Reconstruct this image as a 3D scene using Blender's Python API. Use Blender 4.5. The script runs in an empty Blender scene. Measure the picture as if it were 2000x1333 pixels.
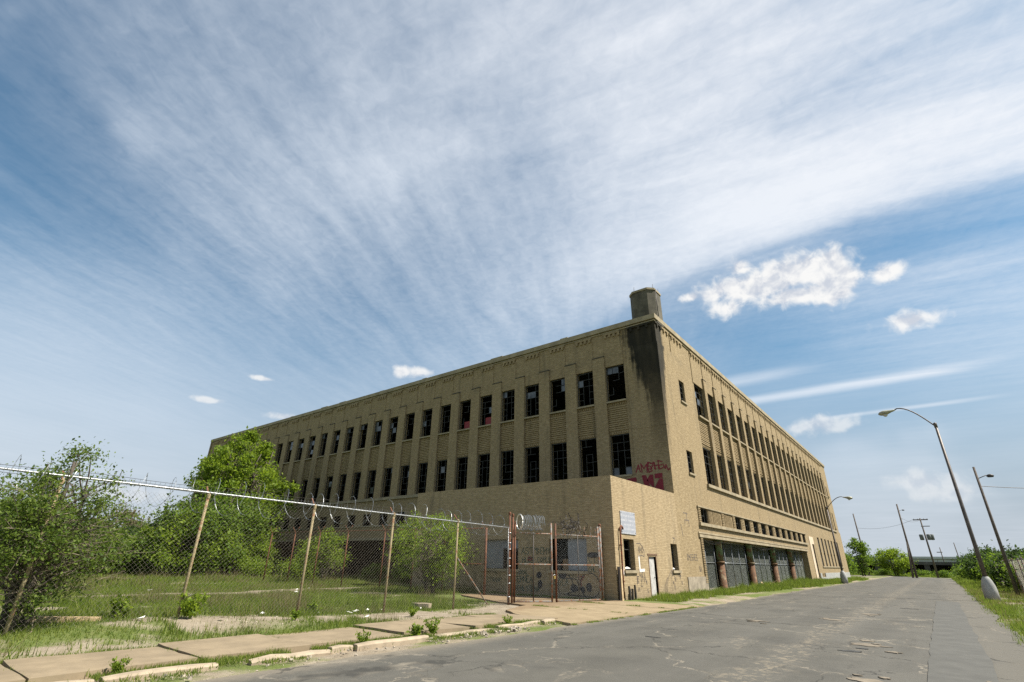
import bpy, math, random
import numpy as np
from mathutils import Vector, Matrix
R = math.radians
random.seed(7); rng = np.random.default_rng(11)
scene = bpy.context.scene
COL = scene.collection

# ------------------------------------------------------------------ camera
yaw, pitch, roll = R(38.618), R(24.026), R(1.047)
fw = Vector((-math.sin(yaw)*math.cos(pitch), math.cos(yaw)*math.cos(pitch), math.sin(pitch)))
r0 = fw.cross(Vector((0, 0, 1))).normalized(); u0 = r0.cross(fw)
rr = r0*math.cos(roll)+u0*math.sin(roll); uu = -r0*math.sin(roll)+u0*math.cos(roll)
cam = bpy.data.cameras.new('camera'); co = bpy.data.objects.new('camera', cam); COL.objects.link(co)
CAM = Vector((12.025, -31.668, 1.6))
M = Matrix((rr, uu, -fw)).transposed().to_4x4(); M.translation = CAM
co.matrix_world = M
cam.sensor_width = 36; cam.lens = 965.4/2000*36; cam.clip_start = .05; cam.clip_end = 6000
scene.camera = co

# ------------------------------------------------------------------ light
SUN_EL, SUN_AZ = R(52), R(28)                       # azimuth from +X (street side) towards +Y (down the street)
sd = Vector((math.cos(SUN_EL)*math.cos(SUN_AZ), math.cos(SUN_EL)*math.sin(SUN_AZ), math.sin(SUN_EL)))
sl = bpy.data.lights.new('sun', 'SUN'); sl.energy = 5.0; sl.angle = R(.5); sl.color = (1, .94, .84)
so = bpy.data.objects.new('sun', sl); COL.objects.link(so)
so.rotation_euler = sd.to_track_quat('Z', 'Y').to_euler(); so.location = (40, 20, 60)
scene.view_settings.view_transform = 'Standard'
try: scene.view_settings.look = 'None'
except Exception: pass
scene.view_settings.exposure = .95; scene.view_settings.gamma = 1
scene.view_settings.use_curve_mapping = False
scene.cycles.use_denoising = False

# ------------------------------------------------------------------ node helper
class NT:
    def __init__(s, tree): s.t = tree; s.n = tree.nodes; s.l = tree.links
    def put(s, node, key, v):
        sock = node.inputs[key]
        if isinstance(v, bpy.types.NodeSocket): s.l.new(v, sock)
        elif isinstance(v, bpy.types.Node): s.l.new(v.outputs[0], sock)
        else:
            if hasattr(sock.default_value, '__len__') and hasattr(v, '__len__') and len(v) == 3 and len(sock.default_value) == 4: v = (*v, 1)
            sock.default_value = v
    def new(s, typ, ins=None, **pr):
        nd = s.n.new(typ)
        for k, v in pr.items(): setattr(nd, k, v)
        for k, v in (ins or {}).items(): s.put(nd, k, v)
        return nd
    def m(s, op, a, b=0., c=None, clamp=False):
        nd = s.new('ShaderNodeMath', operation=op, use_clamp=clamp); s.put(nd, 0, a)
        s.put(nd, 1, b)
        if c is not None: s.put(nd, 2, c)
        return nd.outputs[0]
    def vm(s, op, a, b=None, out=0):
        nd = s.new('ShaderNodeVectorMath', operation=op); s.put(nd, 0, a)
        if b is not None: s.put(nd, 1, b)
        return nd.outputs[out]
    def dot(s, a, b): return s.vm('DOT_PRODUCT', a, b, 1)
    def noise(s, vec, scale, detail=4., rough=.55, dist=0., dims='3D'):
        return s.new('ShaderNodeTexNoise', {'Vector': vec, 'Scale': scale, 'Detail': detail, 'Roughness': rough, 'Distortion': dist}, noise_dimensions=dims).outputs[0]
    def ramp(s, v, a, b, lo=0., hi=1., smooth=True):
        nd = s.new('ShaderNodeMapRange', {'Value': v, 'From Min': a, 'From Max': b, 'To Min': lo, 'To Max': hi}, interpolation_type='SMOOTHSTEP' if smooth else 'LINEAR')
        return nd.outputs[0]
    def mix(s, f, a, b, blend='MIX'):
        nd = s.new('ShaderNodeMix', data_type='RGBA', blend_type=blend)
        s.put(nd, 0, f); s.put(nd, 6, a); s.put(nd, 7, b); return nd.outputs[2]
    def comb(s, x, y, z): return s.new('ShaderNodeCombineXYZ', {0: x, 1: y, 2: z}).outputs[0]
    def sep(s, v): return s.new('ShaderNodeSeparateXYZ', {0: v}).outputs

# ------------------------------------------------------------------ world: Nishita sky with cirrus and a few cumulus
w = bpy.data.worlds.new('World'); scene.world = w; w.use_nodes = True
w.node_tree.nodes.clear(); g = NT(w.node_tree)
SKY_STRENGTH = .05
sky = g.new('ShaderNodeTexSky', sky_type='NISHITA', sun_disc=False, sun_elevation=SUN_EL, sun_rotation=math.pi/2-SUN_AZ,
            air_density=1.0, dust_density=.6, ozone_density=2.2)
D = g.vm('NORMALIZE', g.new('ShaderNodeTexCoord').outputs['Generated'])
dx, dy, dz = g.sep(D)
zc = g.m('MAXIMUM', dz, .035)
u = g.m('DIVIDE', dx, zc); v = g.m('DIVIDE', dy, zc)
UV = g.comb(u, v, 0)
wob = g.m('MULTIPLY', g.m('SUBTRACT', g.noise(UV, 1.1, 2), .5), .14)
wobv = g.m('ADD', v, wob); wobu = g.m('ADD', u, g.m('MULTIPLY', g.m('SUBTRACT', g.noise(g.vm('ADD', UV, (9, 4, 2)), 1.2, 2), .5), .26))
a_ = g.m('ADD', g.m('MULTIPLY', wobu, -.5), g.m('MULTIPLY', wobv, .87))
p_ = g.m('ADD', g.m('MULTIPLY', wobu, .87), g.m('MULTIPLY', wobv, .5))
nA = g.noise(g.comb(g.m('MULTIPLY', a_, 2.0), g.m('MULTIPLY', p_, 11.0), 0), 1.0, 7, .56, .1)
nB = g.noise(g.comb(g.m('ADD', g.m('MULTIPLY', wobu, 2.0), g.m('MULTIPLY', wobv, .5)), g.m('SUBTRACT', g.m('MULTIPLY', wobv, 9.0), g.m('MULTIPLY', wobu, 1.6)), 3), 1.0, 7, .6, .25)
nM = g.noise(UV, 26., 4, .6, .6)                    # mackerel mottling
nL = g.noise(g.vm('ADD', UV, (3.3, 1.7, 0)), .9, 3, .5)
def ray(x, y): return (fw + rr*(x-1000)/965.4 - uu*(y-666.5)/965.4).normalized()
# broad cloud cover of the visible sky, by direction; elsewhere it settles to an even veil
COVER = {0: (.02, .22, .38, .45, .66, .76, .74, .58, .5), 150: (.0, .24, .38, .48, .60, .74, .76, .55, .24), 300: (.0, .2, .46, .95, .66, .92, .84, .78, .78),
         440: (.14, .2, .56, .40, .42, .60, .76, .42, .22), 590: (.5, .38, .18, .26, .52, .36, .16, .3, .56), 740: (.54, .5, .32, .36, .34, .18, .12, .12, .14)}
num = None; den = None
Dw = g.vm('ADD', D, g.vm('MULTIPLY', g.vm('SUBTRACT', g.new('ShaderNodeTexNoise', {'Vector': D, 'Scale': 4.5, 'Detail': 3.}).outputs[1], (.5, .5, .5)), (.16, .16, .16)))
for py, row_ in COVER.items():
    for k, cv in enumerate(row_):
        d_ = ray(k*250, py)
        wgt = g.m('EXPONENT', g.m('MULTIPLY', g.m('SUBTRACT', g.dot(Dw, tuple(d_)), 1.), 150.))
        nv = g.m('MULTIPLY', wgt, cv)
        num = nv if num is None else g.m('ADD', num, nv); den = wgt if den is None else g.m('ADD', den, wgt)
dens = g.m('DIVIDE', g.m('ADD', num, .05*.42), g.m('ADD', den, .05))
dens = g.m('ADD', dens, g.m('MULTIPLY', g.m('SUBTRACT', nL, .5), .25))
wB = g.ramp(g.m('ADD', u, g.m('MULTIPLY', nL, .5)), -1.0, .25)
tex = g.m('ADD', g.m('MULTIPLY', g.m('MULTIPLY', g.m('SUBTRACT', nA, .5), g.m('SUBTRACT', 1., wB)), .8), g.m('MULTIPLY', g.m('MULTIPLY', g.m('SUBTRACT', nB, .5), wB), 1.2))
tex = g.m('ADD', tex, g.m('MULTIPLY', g.m('SUBTRACT', nM, .5), .42))
edge_ = g.m('ADD', 1.60, g.m('MULTIPLY', g.m('MULTIPLY', u, u), .25))
ev = g.m('ADD', v, g.m('MULTIPLY', wob, .6))
band = g.m('MULTIPLY', g.m('MULTIPLY', g.ramp(g.m('SUBTRACT', ev, edge_), .07, -.07), g.ramp(ev, 1.05, 1.45)), g.m('MULTIPLY', g.ramp(u, -1.25, -.6), g.ramp(u, 1.4, .9)))
dens = g.m('ADD', dens, g.m('MULTIPLY', band, .34))
under = g.m('MULTIPLY', g.m('MULTIPLY', g.ramp(g.m('SUBTRACT', ev, edge_), .0, .12), g.ramp(g.m('SUBTRACT', ev, edge_), .55, .3)), g.ramp(u, -.5, .1))
dens = g.m('SUBTRACT', dens, g.m('MULTIPLY', under, .3), clamp=True)
amp_ = g.m('MULTIPLY', g.ramp(dz, .14, .5, .18, 1.), g.m('ADD', .03, g.m('MULTIPLY', g.m('MULTIPLY', dens, g.m('SUBTRACT', 1.15, dens)), 3.0)))
cir = g.m('ADD', dens, g.m('MULTIPLY', tex, g.m('MULTIPLY', amp_, .72)), clamp=True)
# contrails lie at nearly constant v
def trail(v0, wd, ua, ub, amp):
    t = g.m('ABSOLUTE', g.m('SUBTRACT', g.m('ADD', v, g.m('MULTIPLY', wob, .12)), v0))
    t = g.ramp(t, wd, 0.)
    e = g.m('MULTIPLY', g.ramp(u, ua-.25, ua+.1), g.ramp(u, ub+.2, ub-.25))
    return g.m('MULTIPLY', g.m('MULTIPLY', t, e), g.m('MULTIPLY', g.m('ADD', .55, g.m('MULTIPLY', nB, .8)), amp))
tr = g.m('ADD', trail(3.46, .16, -.9, .42, .62), trail(4.22, .09, -.4, .5, .4))
tr = g.m('ADD', tr, trail(3.0, .17, -1.2, -.35, .45))
cir = g.m('ADD', cir, tr, clamp=True)
# cumulus: ellipses about directions, outline broken up by noise
nC = g.noise(D, 34., 5, .54, .4); nC2 = g.noise(D, 11., 4, .55)
cum = None
CU = [(1530, 542, 66, 34), (1595, 524, 56, 30), (1640, 540, 30, 34), (1625, 560, 34, 34), (1460, 560, 62, 30), (1395, 572, 40, 22), (1420, 600, 30, 24), (1445, 525, 20, 22), (1560, 575, 60, 20), (1352, 580, 22, 10),
      (1735, 530, 22, 16), (1785, 625, 42, 15), (1605, 829, 50, 17), (1560, 836, 30, 9), (1632, 834, 36, 9), (820, 728, 30, 13), (785, 726, 22, 13), (405, 782, 24, 5),
      (1800, 940, 45, 15), (1850, 960, 44, 13), (515, 740, 26, 5), (560, 815, 40, 8), (240, 960, 60, 14)]
for (px, py, ex, ey) in CU:
    c = ray(px, py); x_ = c.cross(Vector((0, 0, 1))).normalized(); y_ = x_.cross(c)
    k = 965.4/ (1/ (fw.dot(c)))  # px per unit near the centre, scaled by obliquity
    X = g.m('MULTIPLY', g.dot(D, x_), k/ex*1.0); Y = g.m('MULTIPLY', g.dot(D, y_), k/ey*1.0)
    q = g.m('SQRT', g.m('ADD', g.m('MULTIPLY', X, X), g.m('MULTIPLY', Y, Y)))
    q = g.m('ADD', q, g.m('MULTIPLY', g.m('LESS_THAN', g.dot(D, c), .5), 50.))
    e = g.m('MULTIPLY', g.m('SUBTRACT', 1.08, q), 1.0 if ex*ey > 900 else .75)
    cum = e if cum is None else g.new('ShaderNodeMath', {0: cum, 1: e, 2: .25}, operation='SMOOTH_MAX').outputs[0]
cshape = g.m('ADD', g.m('MULTIPLY', cum, 3.0), g.m('MULTIPLY', g.m('SUBTRACT', nC, .5), 4.2))
cmask = g.ramp(cshape, .1, 1.95)
cfade = g.ramp(dz, .10, .42, .4, 1.)               # low cumulus sit behind more air
cmask = g.m('MULTIPLY', cmask, cfade)
up_ = g.noise(g.vm('ADD', D, (.0, .0, .022)), 34., 5, .54, .4)         # relief: density just above shades what is below
chigh = g.ramp(g.m('ADD', g.m('MULTIPLY', g.m('SUBTRACT', nC, up_), 2.2), g.m('SUBTRACT', .75, g.m('MULTIPLY', cshape, .13))), .1, .8)
# colours
sunside = g.ramp(g.dot(D, tuple(sd)), .1, .95)
cirC = g.mix(sunside, (8.5, 9.2, 10.1), (9.8, 10.0, 10.4))
cumC = g.mix(chigh, (6.5, 6.9, 7.7), (10.2, 10.1, 9.9))
haze = g.ramp(dz, .42, .02, 0., .92)
clear = g.mix(1., sky.outputs[0], (.89, 1.31, 1.30), 'MULTIPLY')
base = g.mix(haze, clear, (4.15, 4.6, 5.4))
cc = g.mix(g.m('MULTIPLY', cir, .92), base, cirC)
cc = g.mix(g.m('MULTIPLY', cmask, .95), cc, cumC)
bg = g.new('ShaderNodeBackground', {'Color': cc, 'Strength': SKY_STRENGTH})
g.l.new(bg.outputs[0], g.new('ShaderNodeOutputWorld').inputs[0])

# ------------------------------------------------------------------ materials
def mat(name):
    m = bpy.data.materials.new(name); m.use_nodes = True; m.node_tree.nodes.clear(); return m, NT(m.node_tree)
def fin(m, g, color, rough=.85, metal=0., bump=None, bs=.3, bd=.02, spec=.3, trans=None):
    b = g.new('ShaderNodeBsdfPrincipled', {'Base Color': color, 'Roughness': rough, 'Metallic': metal, 'Specular IOR Level': spec})
    if bump is not None:
        bn = g.new('ShaderNodeBump', {'Height': bump, 'Strength': bs, 'Distance': bd}); g.l.new(bn.outputs[0], b.inputs['Normal'])
    out = g.new('ShaderNodeOutputMaterial'); sh = b.outputs[0]
    if trans is not None:
        t = g.new('ShaderNodeBsdfTranslucent', {'Color': trans}); mx = g.new('ShaderNodeMixShader', {0: .48}); g.l.new(sh, mx.inputs[1]); g.l.new(t.outputs[0], mx.inputs[2]); sh = mx.outputs[0]
    g.l.new(sh, out.inputs[0]); return m
def pos(g): return g.new('ShaderNodeNewGeometry').outputs['Position']
def brick_mat(name, c1, c2, mortar, stain=False, low=False):
    m, g = mat(name); P = pos(g); x, y, z = g.sep(P)
    uvw = g.comb(g.m('ADD', x, y), z, 0)
    br = g.new('ShaderNodeTexBrick', {'Vector': uvw, 'Color1': c1, 'Color2': c2, 'Mortar': mortar, 'Scale': 1., 'Mortar Size': .009, 'Mortar Smooth': .3, 'Bias': -.1, 'Brick Width': .24, 'Row Height': .085})
    n1 = g.noise(P, .35, 5, .6); n2 = g.noise(P, 6., 5, .7); st = g.noise(g.comb(g.m('MULTIPLY', g.m('ADD', x, y), 1.3), g.m('MULTIPLY', z, .12), 0), 1., 5, .65)
    row = g.noise(g.comb(g.m('MULTIPLY', g.m('ADD', x, y), 3.), g.m('MULTIPLY', z, 11.7), 1), 1., 2, .5)
    c = g.mix(g.ramp(n1, .3, .75, 0, .35), br.outputs[0], (mortar[0]*1.05, mortar[1]*1.02, mortar[2]*.95))
    c = g.mix(g.ramp(row, .38, .62, 0., .65), c, (c2[0]*.72, c2[1]*.7, c2[2]*.66))
    c = g.mix(g.ramp(n2, .45, .8, 0, .3), c, (c1[0]*1.15, c1[1]*1.12, c1[2]*1.05))
    c = g.mix(g.ramp(st, .52, .80, 0, .7), c, (.085, .072, .05))
    bt = g.noise(P, 1.1, 7, .75)
    c = g.mix(g.ramp(bt, .56, .76, 0, .42), c, (.14, .115, .08)); c = g.mix(g.ramp(bt, .46, .30, 0, .35), c, (c1[0]*1.25, c1[1]*1.22, c1[2]*1.2))
    if stain:
        s = g.m('MAXIMUM', g.m('MULTIPLY', x, -1.), g.m('MULTIPLY', y, 2.0))
        s = g.m('SUBTRACT', s, g.m('MULTIPLY', g.ramp(z, 15., 17.5), .45))
        nn = g.noise(P, .9, 6, .65)
        s = g.m('ADD', s, g.ramp(z, 16.1, 11., 0., 1.1))
        drip = g.noise(g.comb(g.m('MULTIPLY', g.m('ADD', x, y), 4.5), g.m('MULTIPLY', z, .22), 7), 1., 5, .65)
        f = g.ramp(g.m('ADD', g.m('ADD', s, g.m('MULTIPLY', g.m('SUBTRACT', drip, .5), 2.0)), g.m('MULTIPLY', g.m('SUBTRACT', nn, .5), 1.8)), 2.45, 1.75)
        f = g.m('MULTIPLY', f, g.ramp(g.m('ADD', z, g.m('MULTIPLY', nn, 5.)), 9., 17.))
        f = g.m('MULTIPLY', f, g.ramp(st, .25, .6, .88, 1.))
        f2 = g.m('MULTIPLY', g.ramp(g.m('ADD', s, g.m('MULTIPLY', nn, .9)), 1.25, .35), .62)  # grime down the corner
        f2 = g.m('MULTIPLY', f2, g.ramp(x, -.3, -.02, 1., .12))
        c = g.mix(g.m('MAXIMUM', g.m('MULTIPLY', f, .97), f2), c, (.013, .013, .010))
        band = g.m('MULTIPLY', g.ramp(g.m('ABSOLUTE', g.m('SUBTRACT', z, 15.75)), .9, .2), g.ramp(nn, .45, .75, 0, .35))
        c = g.mix(band, c, (.09, .08, .06))
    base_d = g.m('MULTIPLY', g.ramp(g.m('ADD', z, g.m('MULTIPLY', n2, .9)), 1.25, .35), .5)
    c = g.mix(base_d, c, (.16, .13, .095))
    h = g.m('ADD', g.m('MULTIPLY', br.outputs[1], -1.), g.m('MULTIPLY', n2, .5))
    return fin(m, g, c, .9, bump=h, bs=.5, bd=.012, spec=.2)
BRICK = brick_mat('tan_brick', (0.354, 0.274, 0.161), (0.283, 0.213, 0.120), (0.222, 0.172, 0.105), stain=True)
BRICK2 = brick_mat('annex_brick', (0.384, 0.300, 0.184), (0.332, 0.255, 0.153), (0.289, 0.224, 0.138))
def simple(name, col, var=.25, scale=3., rough=.85, metal=0., bump=.3, bd=.01, dark=(.05, .045, .035), dk=.4, spec=.3):
    m, g = mat(name); P = pos(g)
    n = g.noise(P, scale, 6, .65); n2 = g.noise(P, scale*9, 4, .7)
    c = g.mix(g.ramp(n, .3, .7, 0, 1), tuple(k*(1-var) for k in col), tuple(min(1, k*(1+var)) for k in col))
    c = g.mix(g.ramp(n2, .58, .85, 0, dk), c, dark)
    return fin(m, g, c, rough, metal, bump=g.m('ADD', n, n2), bs=bump, bd=bd, spec=spec)
STONE = simple('cast_stone', (.28, .232, .152), .22, 1.2, dark=(.09, .08, .06), dk=.7)
DARKST = simple('stained_stone', (.05, .045, .034), .4, 2.)
CHIM = simple('weathered_concrete', (.085, .076, .056), .45, 1.1, dark=(.025, .025, .02), dk=.8)
CONC = simple('old_concrete', (0.215, 0.168, 0.108), .18, 1.3, bump=.35, dark=(.17, .14, .10), dk=.35)
CONCG = simple('grey_concrete', (0.297, 0.297, 0.284), .18, 2., dark=(.15, .15, .14), dk=.4)
KERB = simple('kerb_concrete', (0.306, 0.248, 0.176), .2, 2.5, dark=(.13, .11, .085), dk=.5)
GALV = simple('galvanised_steel', (.32, .33, .335), .15, 8., .42, .75, dark=(.22, .14, .08), dk=.5)
WIRE = simple('fence_wire', (.20, .18, .15), .2, 3., .6, .2, dark=(.14, .07, .035), dk=.7)
WIREG = simple('grey_fence_wire', (.25, .265, .265), .2, 3., .6, .2, dark=(.12, .12, .12), dk=.5)
def rusty(name, base, rust=(.16, .05, .02), amt=(.42, .62)):
    m, g = mat(name); P = pos(g); n = g.noise(P, 7., 6, .7); n2 = g.noise(P, 40., 3, .6)
    c = g.mix(g.ramp(n, *amt), base, g.mix(n2, rust, tuple(k*2.1 for k in rust)))
    return fin(m, g, c, .75, .0, bump=n2, bs=.3, bd=.004)
POST = rusty('flaking_post', (.25, .205, .115), (.12, .045, .02), (.5, .68))
RUST = rusty('rusted_steel', (.075, .036, .023), (.095, .038, .018), (.35, .6))
RUSTG = rusty('rusted_galvanised', (.21, .21, .195), (.13, .055, .025), (.42, .60))
DARKM = simple('dark_painted_steel', (.055, .048, .042), .3, 5., .55, .2)
POLE = simple('lamp_steel', (.10, .085, .075), .3, 4., .5, .3)
HEADM = simple('lamp_head_metal', (.30, .29, .21), .2, 5., .5, .3)
WOODP = simple('weathered_wood_pole', (.11, .09, .075), .3, 5.)
WOOD = simple('bleached_wood', (.42, .31, .18), .3, 6., dark=(.10, .07, .04), dk=.6)
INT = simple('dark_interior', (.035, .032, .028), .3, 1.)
ASPH_PATCH = simple('worn_concrete_patch', (0.167, 0.140, 0.104), .25, 3., dark=(.10, .09, .08), dk=.6)
ASPH_DARK = simple('dark_tar', (.05, .05, .048), .25, 5.)
ASPH_NEW = simple('paler_asphalt', (0.080, 0.078, 0.069), .14, 2., dark=(.07, .07, .065), dk=.5)
BOARD = simple('grey_board', (.20, .21, .225), .15, 1.5, dark=(.1, .1, .11), dk=.4)
DOORW = simple('peeling_white_paint', (.38, .37, .355), .2, 4., dark=(.33, .25, .17), dk=.9)
TAN = simple('pale_panel', (.55, .44, .32), .1, 2.)
WHITE = simple('white_scrap', (.75, .73, .69), .1, 6.)
RUBBLE = simple('rubble', (.29, .25, .195), .3, 5., dark=(.2, .17, .13), dk=.5)
def flat(name, col, rough=.8):
    m, g = mat(name); n = g.noise(pos(g), 9., 4, .6)
    return fin(m, g, g.mix(g.ramp(n, .35, .75, 0, .35), col, tuple(k*.6+.05 for k in col)), rough)
RED = flat('red_spray', (.19, .018, .028)); BLACKP = flat('black_spray', (.035, .03, .03)); GREENP = flat('green_spray', (.045, .075, .055)); WHITEP = flat('white_spray', (.66, .62, .58)); GREYP = flat('grey_spray', (.13, .105, .085))
m, g = mat('dusty_glass'); n = g.noise(pos(g), 2.5, 4, .6)
PANE = fin(m, g, g.mix(g.ramp(n, .35, .7), (.035, .04, .043), (.105, .112, .12)), .12, spec=.5)
SASH = simple('sash_steel', (.055, .055, .052), .35, 7., .6, .1, dark=(.3, .3, .3), dk=.3)
PINK = flat('faded_red_board', (.28, .05, .06))
# faded sign with illegible pale rows
m, g = mat('faded_sign'); P = pos(g); x, y, z = g.sep(P)
row = g.m('SINE', g.m('MULTIPLY', z, 30.)); nn = g.noise(g.comb(g.m('MULTIPLY', y, 9.), g.m('MULTIPLY', z, 5.), 0), 1.2, 5, .7)
f = g.m('MULTIPLY', g.ramp(row, -.2, .7), g.ramp(nn, .44, .58))
c = g.mix(f, (.27, .285, .32), (.43, .43, .45)); c = g.mix(g.ramp(g.noise(P, 3., 5, .7), .42, .7, 0, .75), c, (.36, .365, .385)); c = g.mix(g.ramp(g.noise(P, 8., 4), .62, .8, 0, .6), c, (.2, .16, .12))
SIGN = fin(m, g, c, .55)
# column paint: green above, rust and flaking cream below
m, g = mat('flaking_column_paint'); P = pos(g); x, y, z = g.sep(P); n = g.noise(P, 3., 6, .7); n2 = g.noise(P, 11., 5, .7)
c = g.mix(g.ramp(n2, .4, .6), (.16, .075, .032), (.075, .042, .025))
c = g.mix(g.ramp(n, .56, .66, 0, .8), c, (.24, .19, .115))
c = g.mix(g.m('MULTIPLY', g.ramp(z, 1.6, 2.3), g.ramp(n, .40, .55)), c, (.12, .17, .085))
COLM = fin(m, g, c, .8)
def leafmat(name, dark, light, tr):
    m, g = mat(name); rnd = g.new('ShaderNodeNewGeometry').outputs['Random Per Island']
    n = g.noise(pos(g), .8, 3)
    c = g.mix(g.ramp(g.m('ADD', g.m('MULTIPLY', rnd, .6), g.m('MULTIPLY', n, .55)), .25, .9), dark, light)
    return fin(m, g, c, .6, trans=g.mix(.5, c, tr), spec=.25)
LEAF = leafmat('leaf_bright', (.075, .13, .010), (.20, .265, .024), (.30, .42, .03))
LEAF2 = leafmat('leaf_mid', (.05, .10, .012), (.145, .21, .024), (.22, .34, .028))
LEAF3 = leafmat('leaf_olive', (.06, .105, .018), (.15, .20, .035), (.2, .3, .035))
LEAFD = leafmat('leaf_dark', (.02, .045, .012), (.06, .10, .025), (.08, .14, .02))
LEAFB = leafmat('leaf_budding_tan', (.13, .11, .06), (.21, .18, .10), (.2, .2, .08))
GRASS = leafmat('grass_blades', (.07, .12, .014), (.21, .24, .045), (.22, .31, .035))
BARK = simple('bark', (.085, .07, .055), .4, 6., dark=(.03, .025, .02), dk=.6)
TWIG = simple('pale_twig', (.20, .165, .12), .3, 6.)
# ground: dirt and grass mixed by the attribute 'turf'
m, g = mat('ground_soil'); P = pos(g)
at = g.new('ShaderNodeAttribute', attribute_name='turf').outputs['Fac']
n = g.noise(P, 2., 6, .7); n2 = g.noise(P, 22., 5, .75); n3 = g.noise(P, 60., 2, .6)
soil = g.mix(g.ramp(n, .3, .7), (.19, .155, .11), (.29, .245, .185)); soil = g.mix(g.ramp(n3, .62, .75, 0, .7), soil, (.42, .38, .32)); soil = g.mix(g.ramp(n2, .55, .75, 0, .6), soil, (.10, .085, .06))
turf = g.mix(g.ramp(n2, .3, .7), (.06, .095, .018), (.13, .16, .04)); turf = g.mix(g.ramp(n, .5, .8, 0, .6), turf, (.16, .14, .06))
c = g.mix(g.m('MULTIPLY', g.ramp(g.m('ADD', at, g.m('MULTIPLY', g.m('SUBTRACT', n2, .5), .9)), .25, .65), .92), soil, turf)
SOIL = fin(m, g, c, .95, bump=g.m('ADD', n2, n3), bs=.6, bd=.03, spec=.1)
# asphalt
m, g = mat('asphalt'); P = pos(g); x, y, z = g.sep(P)
Pd = g.vm('ADD', P, g.vm('SCALE', g.new('ShaderNodeTexNoise', {'Vector': P, 'Scale': 1.1, 'Detail': 5.}).outputs[1], None)) if False else P
wv = g.new('ShaderNodeTexNoise', {'Vector': P, 'Scale': 1.3, 'Detail': 6., 'Roughness': .65}).outputs[1]
Pw = g.vm('ADD', P, g.vm('MULTIPLY', wv, (1.6, 1.6, 0)))
def cracks(sc, wd, vec):
    vo = g.new('ShaderNodeTexVoronoi', {'Vector': vec, 'Scale': sc}, feature='DISTANCE_TO_EDGE')
    return g.ramp(vo.outputs['Distance'], wd, wd*.25)
big = cracks(.28, .012, g.vm('MULTIPLY', Pw, (1., .8, 1)))
sml = g.m('MULTIPLY', cracks(1.1, .022, Pw), g.ramp(g.noise(P, .35, 3), .52, .62))
n = g.noise(P, .55, 6, .65); n2 = g.noise(P, 70., 3, .8); nl = g.noise(g.comb(g.m('MULTIPLY', x, 1.1), g.m('MULTIPLY', y, .07), 0), 1., 4, .6); n4 = g.noise(P, 7., 5, .7)
c = g.mix(g.ramp(n, .3, .7), (0.066, 0.063, 0.054), (0.094, 0.089, 0.075))
c = g.mix(g.ramp(nl, .4, .7, 0, .55), c, (0.101, 0.096, 0.083))
c = g.mix(g.ramp(n2, .55, .75, 0, .5), c, (.19, .18, .16)); c = g.mix(g.ramp(n2, .45, .25, 0, .5), c, (.045, .044, .04))
c = g.mix(g.ramp(n4, .56, .74, 0, .35), c, (.06, .058, .052))
edge = g.m('MULTIPLY', g.ramp(g.m('ADD', x, g.m('MULTIPLY', n4, .8)), 4.7, 3.7), .75)
c = g.mix(edge, c, (.21, .178, .132))
edge2 = g.m('MULTIPLY', g.ramp(g.m('ADD', x, g.m('MULTIPLY', n, 1.6)), 12.2, 13.2), .6)
c = g.mix(edge2, c, (.118, .108, .088))
worn = g.m('MULTIPLY', g.ramp(g.noise(g.comb(g.m('MULTIPLY', x, .9), g.m('MULTIPLY', y, .3), 5.), 1., 5, .7), .60, .70), g.ramp(n4, .4, .6))
c = g.mix(g.m('MULTIPLY', worn, .8), c, (.215, .185, .14))
lane = g.m('MULTIPLY', g.ramp(g.m('ABSOLUTE', g.m('SUBTRACT', g.m('ADD', x, g.m('MULTIPLY', n, 1.2)), 9.9)), .55, .05), g.ramp(n4, .50, .60))
c = g.mix(g.m('MULTIPLY', lane, .75), c, (.20, .17, .125))
oil = g.m('MULTIPLY', g.ramp(g.noise(P, .7, 4, .5), .60, .74), .5)
c = g.mix(oil, c, (.04, .039, .036))
ck = g.m('MAXIMUM', big, sml)
ckdk = g.mix(g.ramp(g.noise(P, .8, 2), .42, .6), (.035, .034, .03), (.21, .185, .145))
c = g.mix(g.m('MULTIPLY', ck, .75), c, ckdk)
ASPH = fin(m, g, c, .88, bump=g.m('SUBTRACT', g.m('MULTIPLY', n2, .6), g.m('MULTIPLY', ck, 1.)), bs=.45, bd=.02, spec=.25)
# driveway concrete with rust stain by the gate
m, g = mat('driveway_concrete'); P = pos(g); x, y, z = g.sep(P); n = g.noise(P, 1.4, 6, .7); n2 = g.noise(P, 30., 4, .7)
c = g.mix(g.ramp(n, .3, .7), (0.205, 0.157, 0.095), (0.275, 0.214, 0.132)); c = g.mix(g.ramp(n2, .58, .8, 0, .5), c, (.22, .17, .12))
rs = g.ramp(g.m('ADD', x, g.m('MULTIPLY', g.m('SUBTRACT', n, .5), 2.6)), .9, -.8)
c = g.mix(g.m('MULTIPLY', rs, g.ramp(n2, .3, .7, .25, .7)), c, (.14, .085, .048))
DRIVE = fin(m, g, c, .9, bump=g.m('ADD', n, n2), bs=.4, bd=.012, spec=.2)

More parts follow.
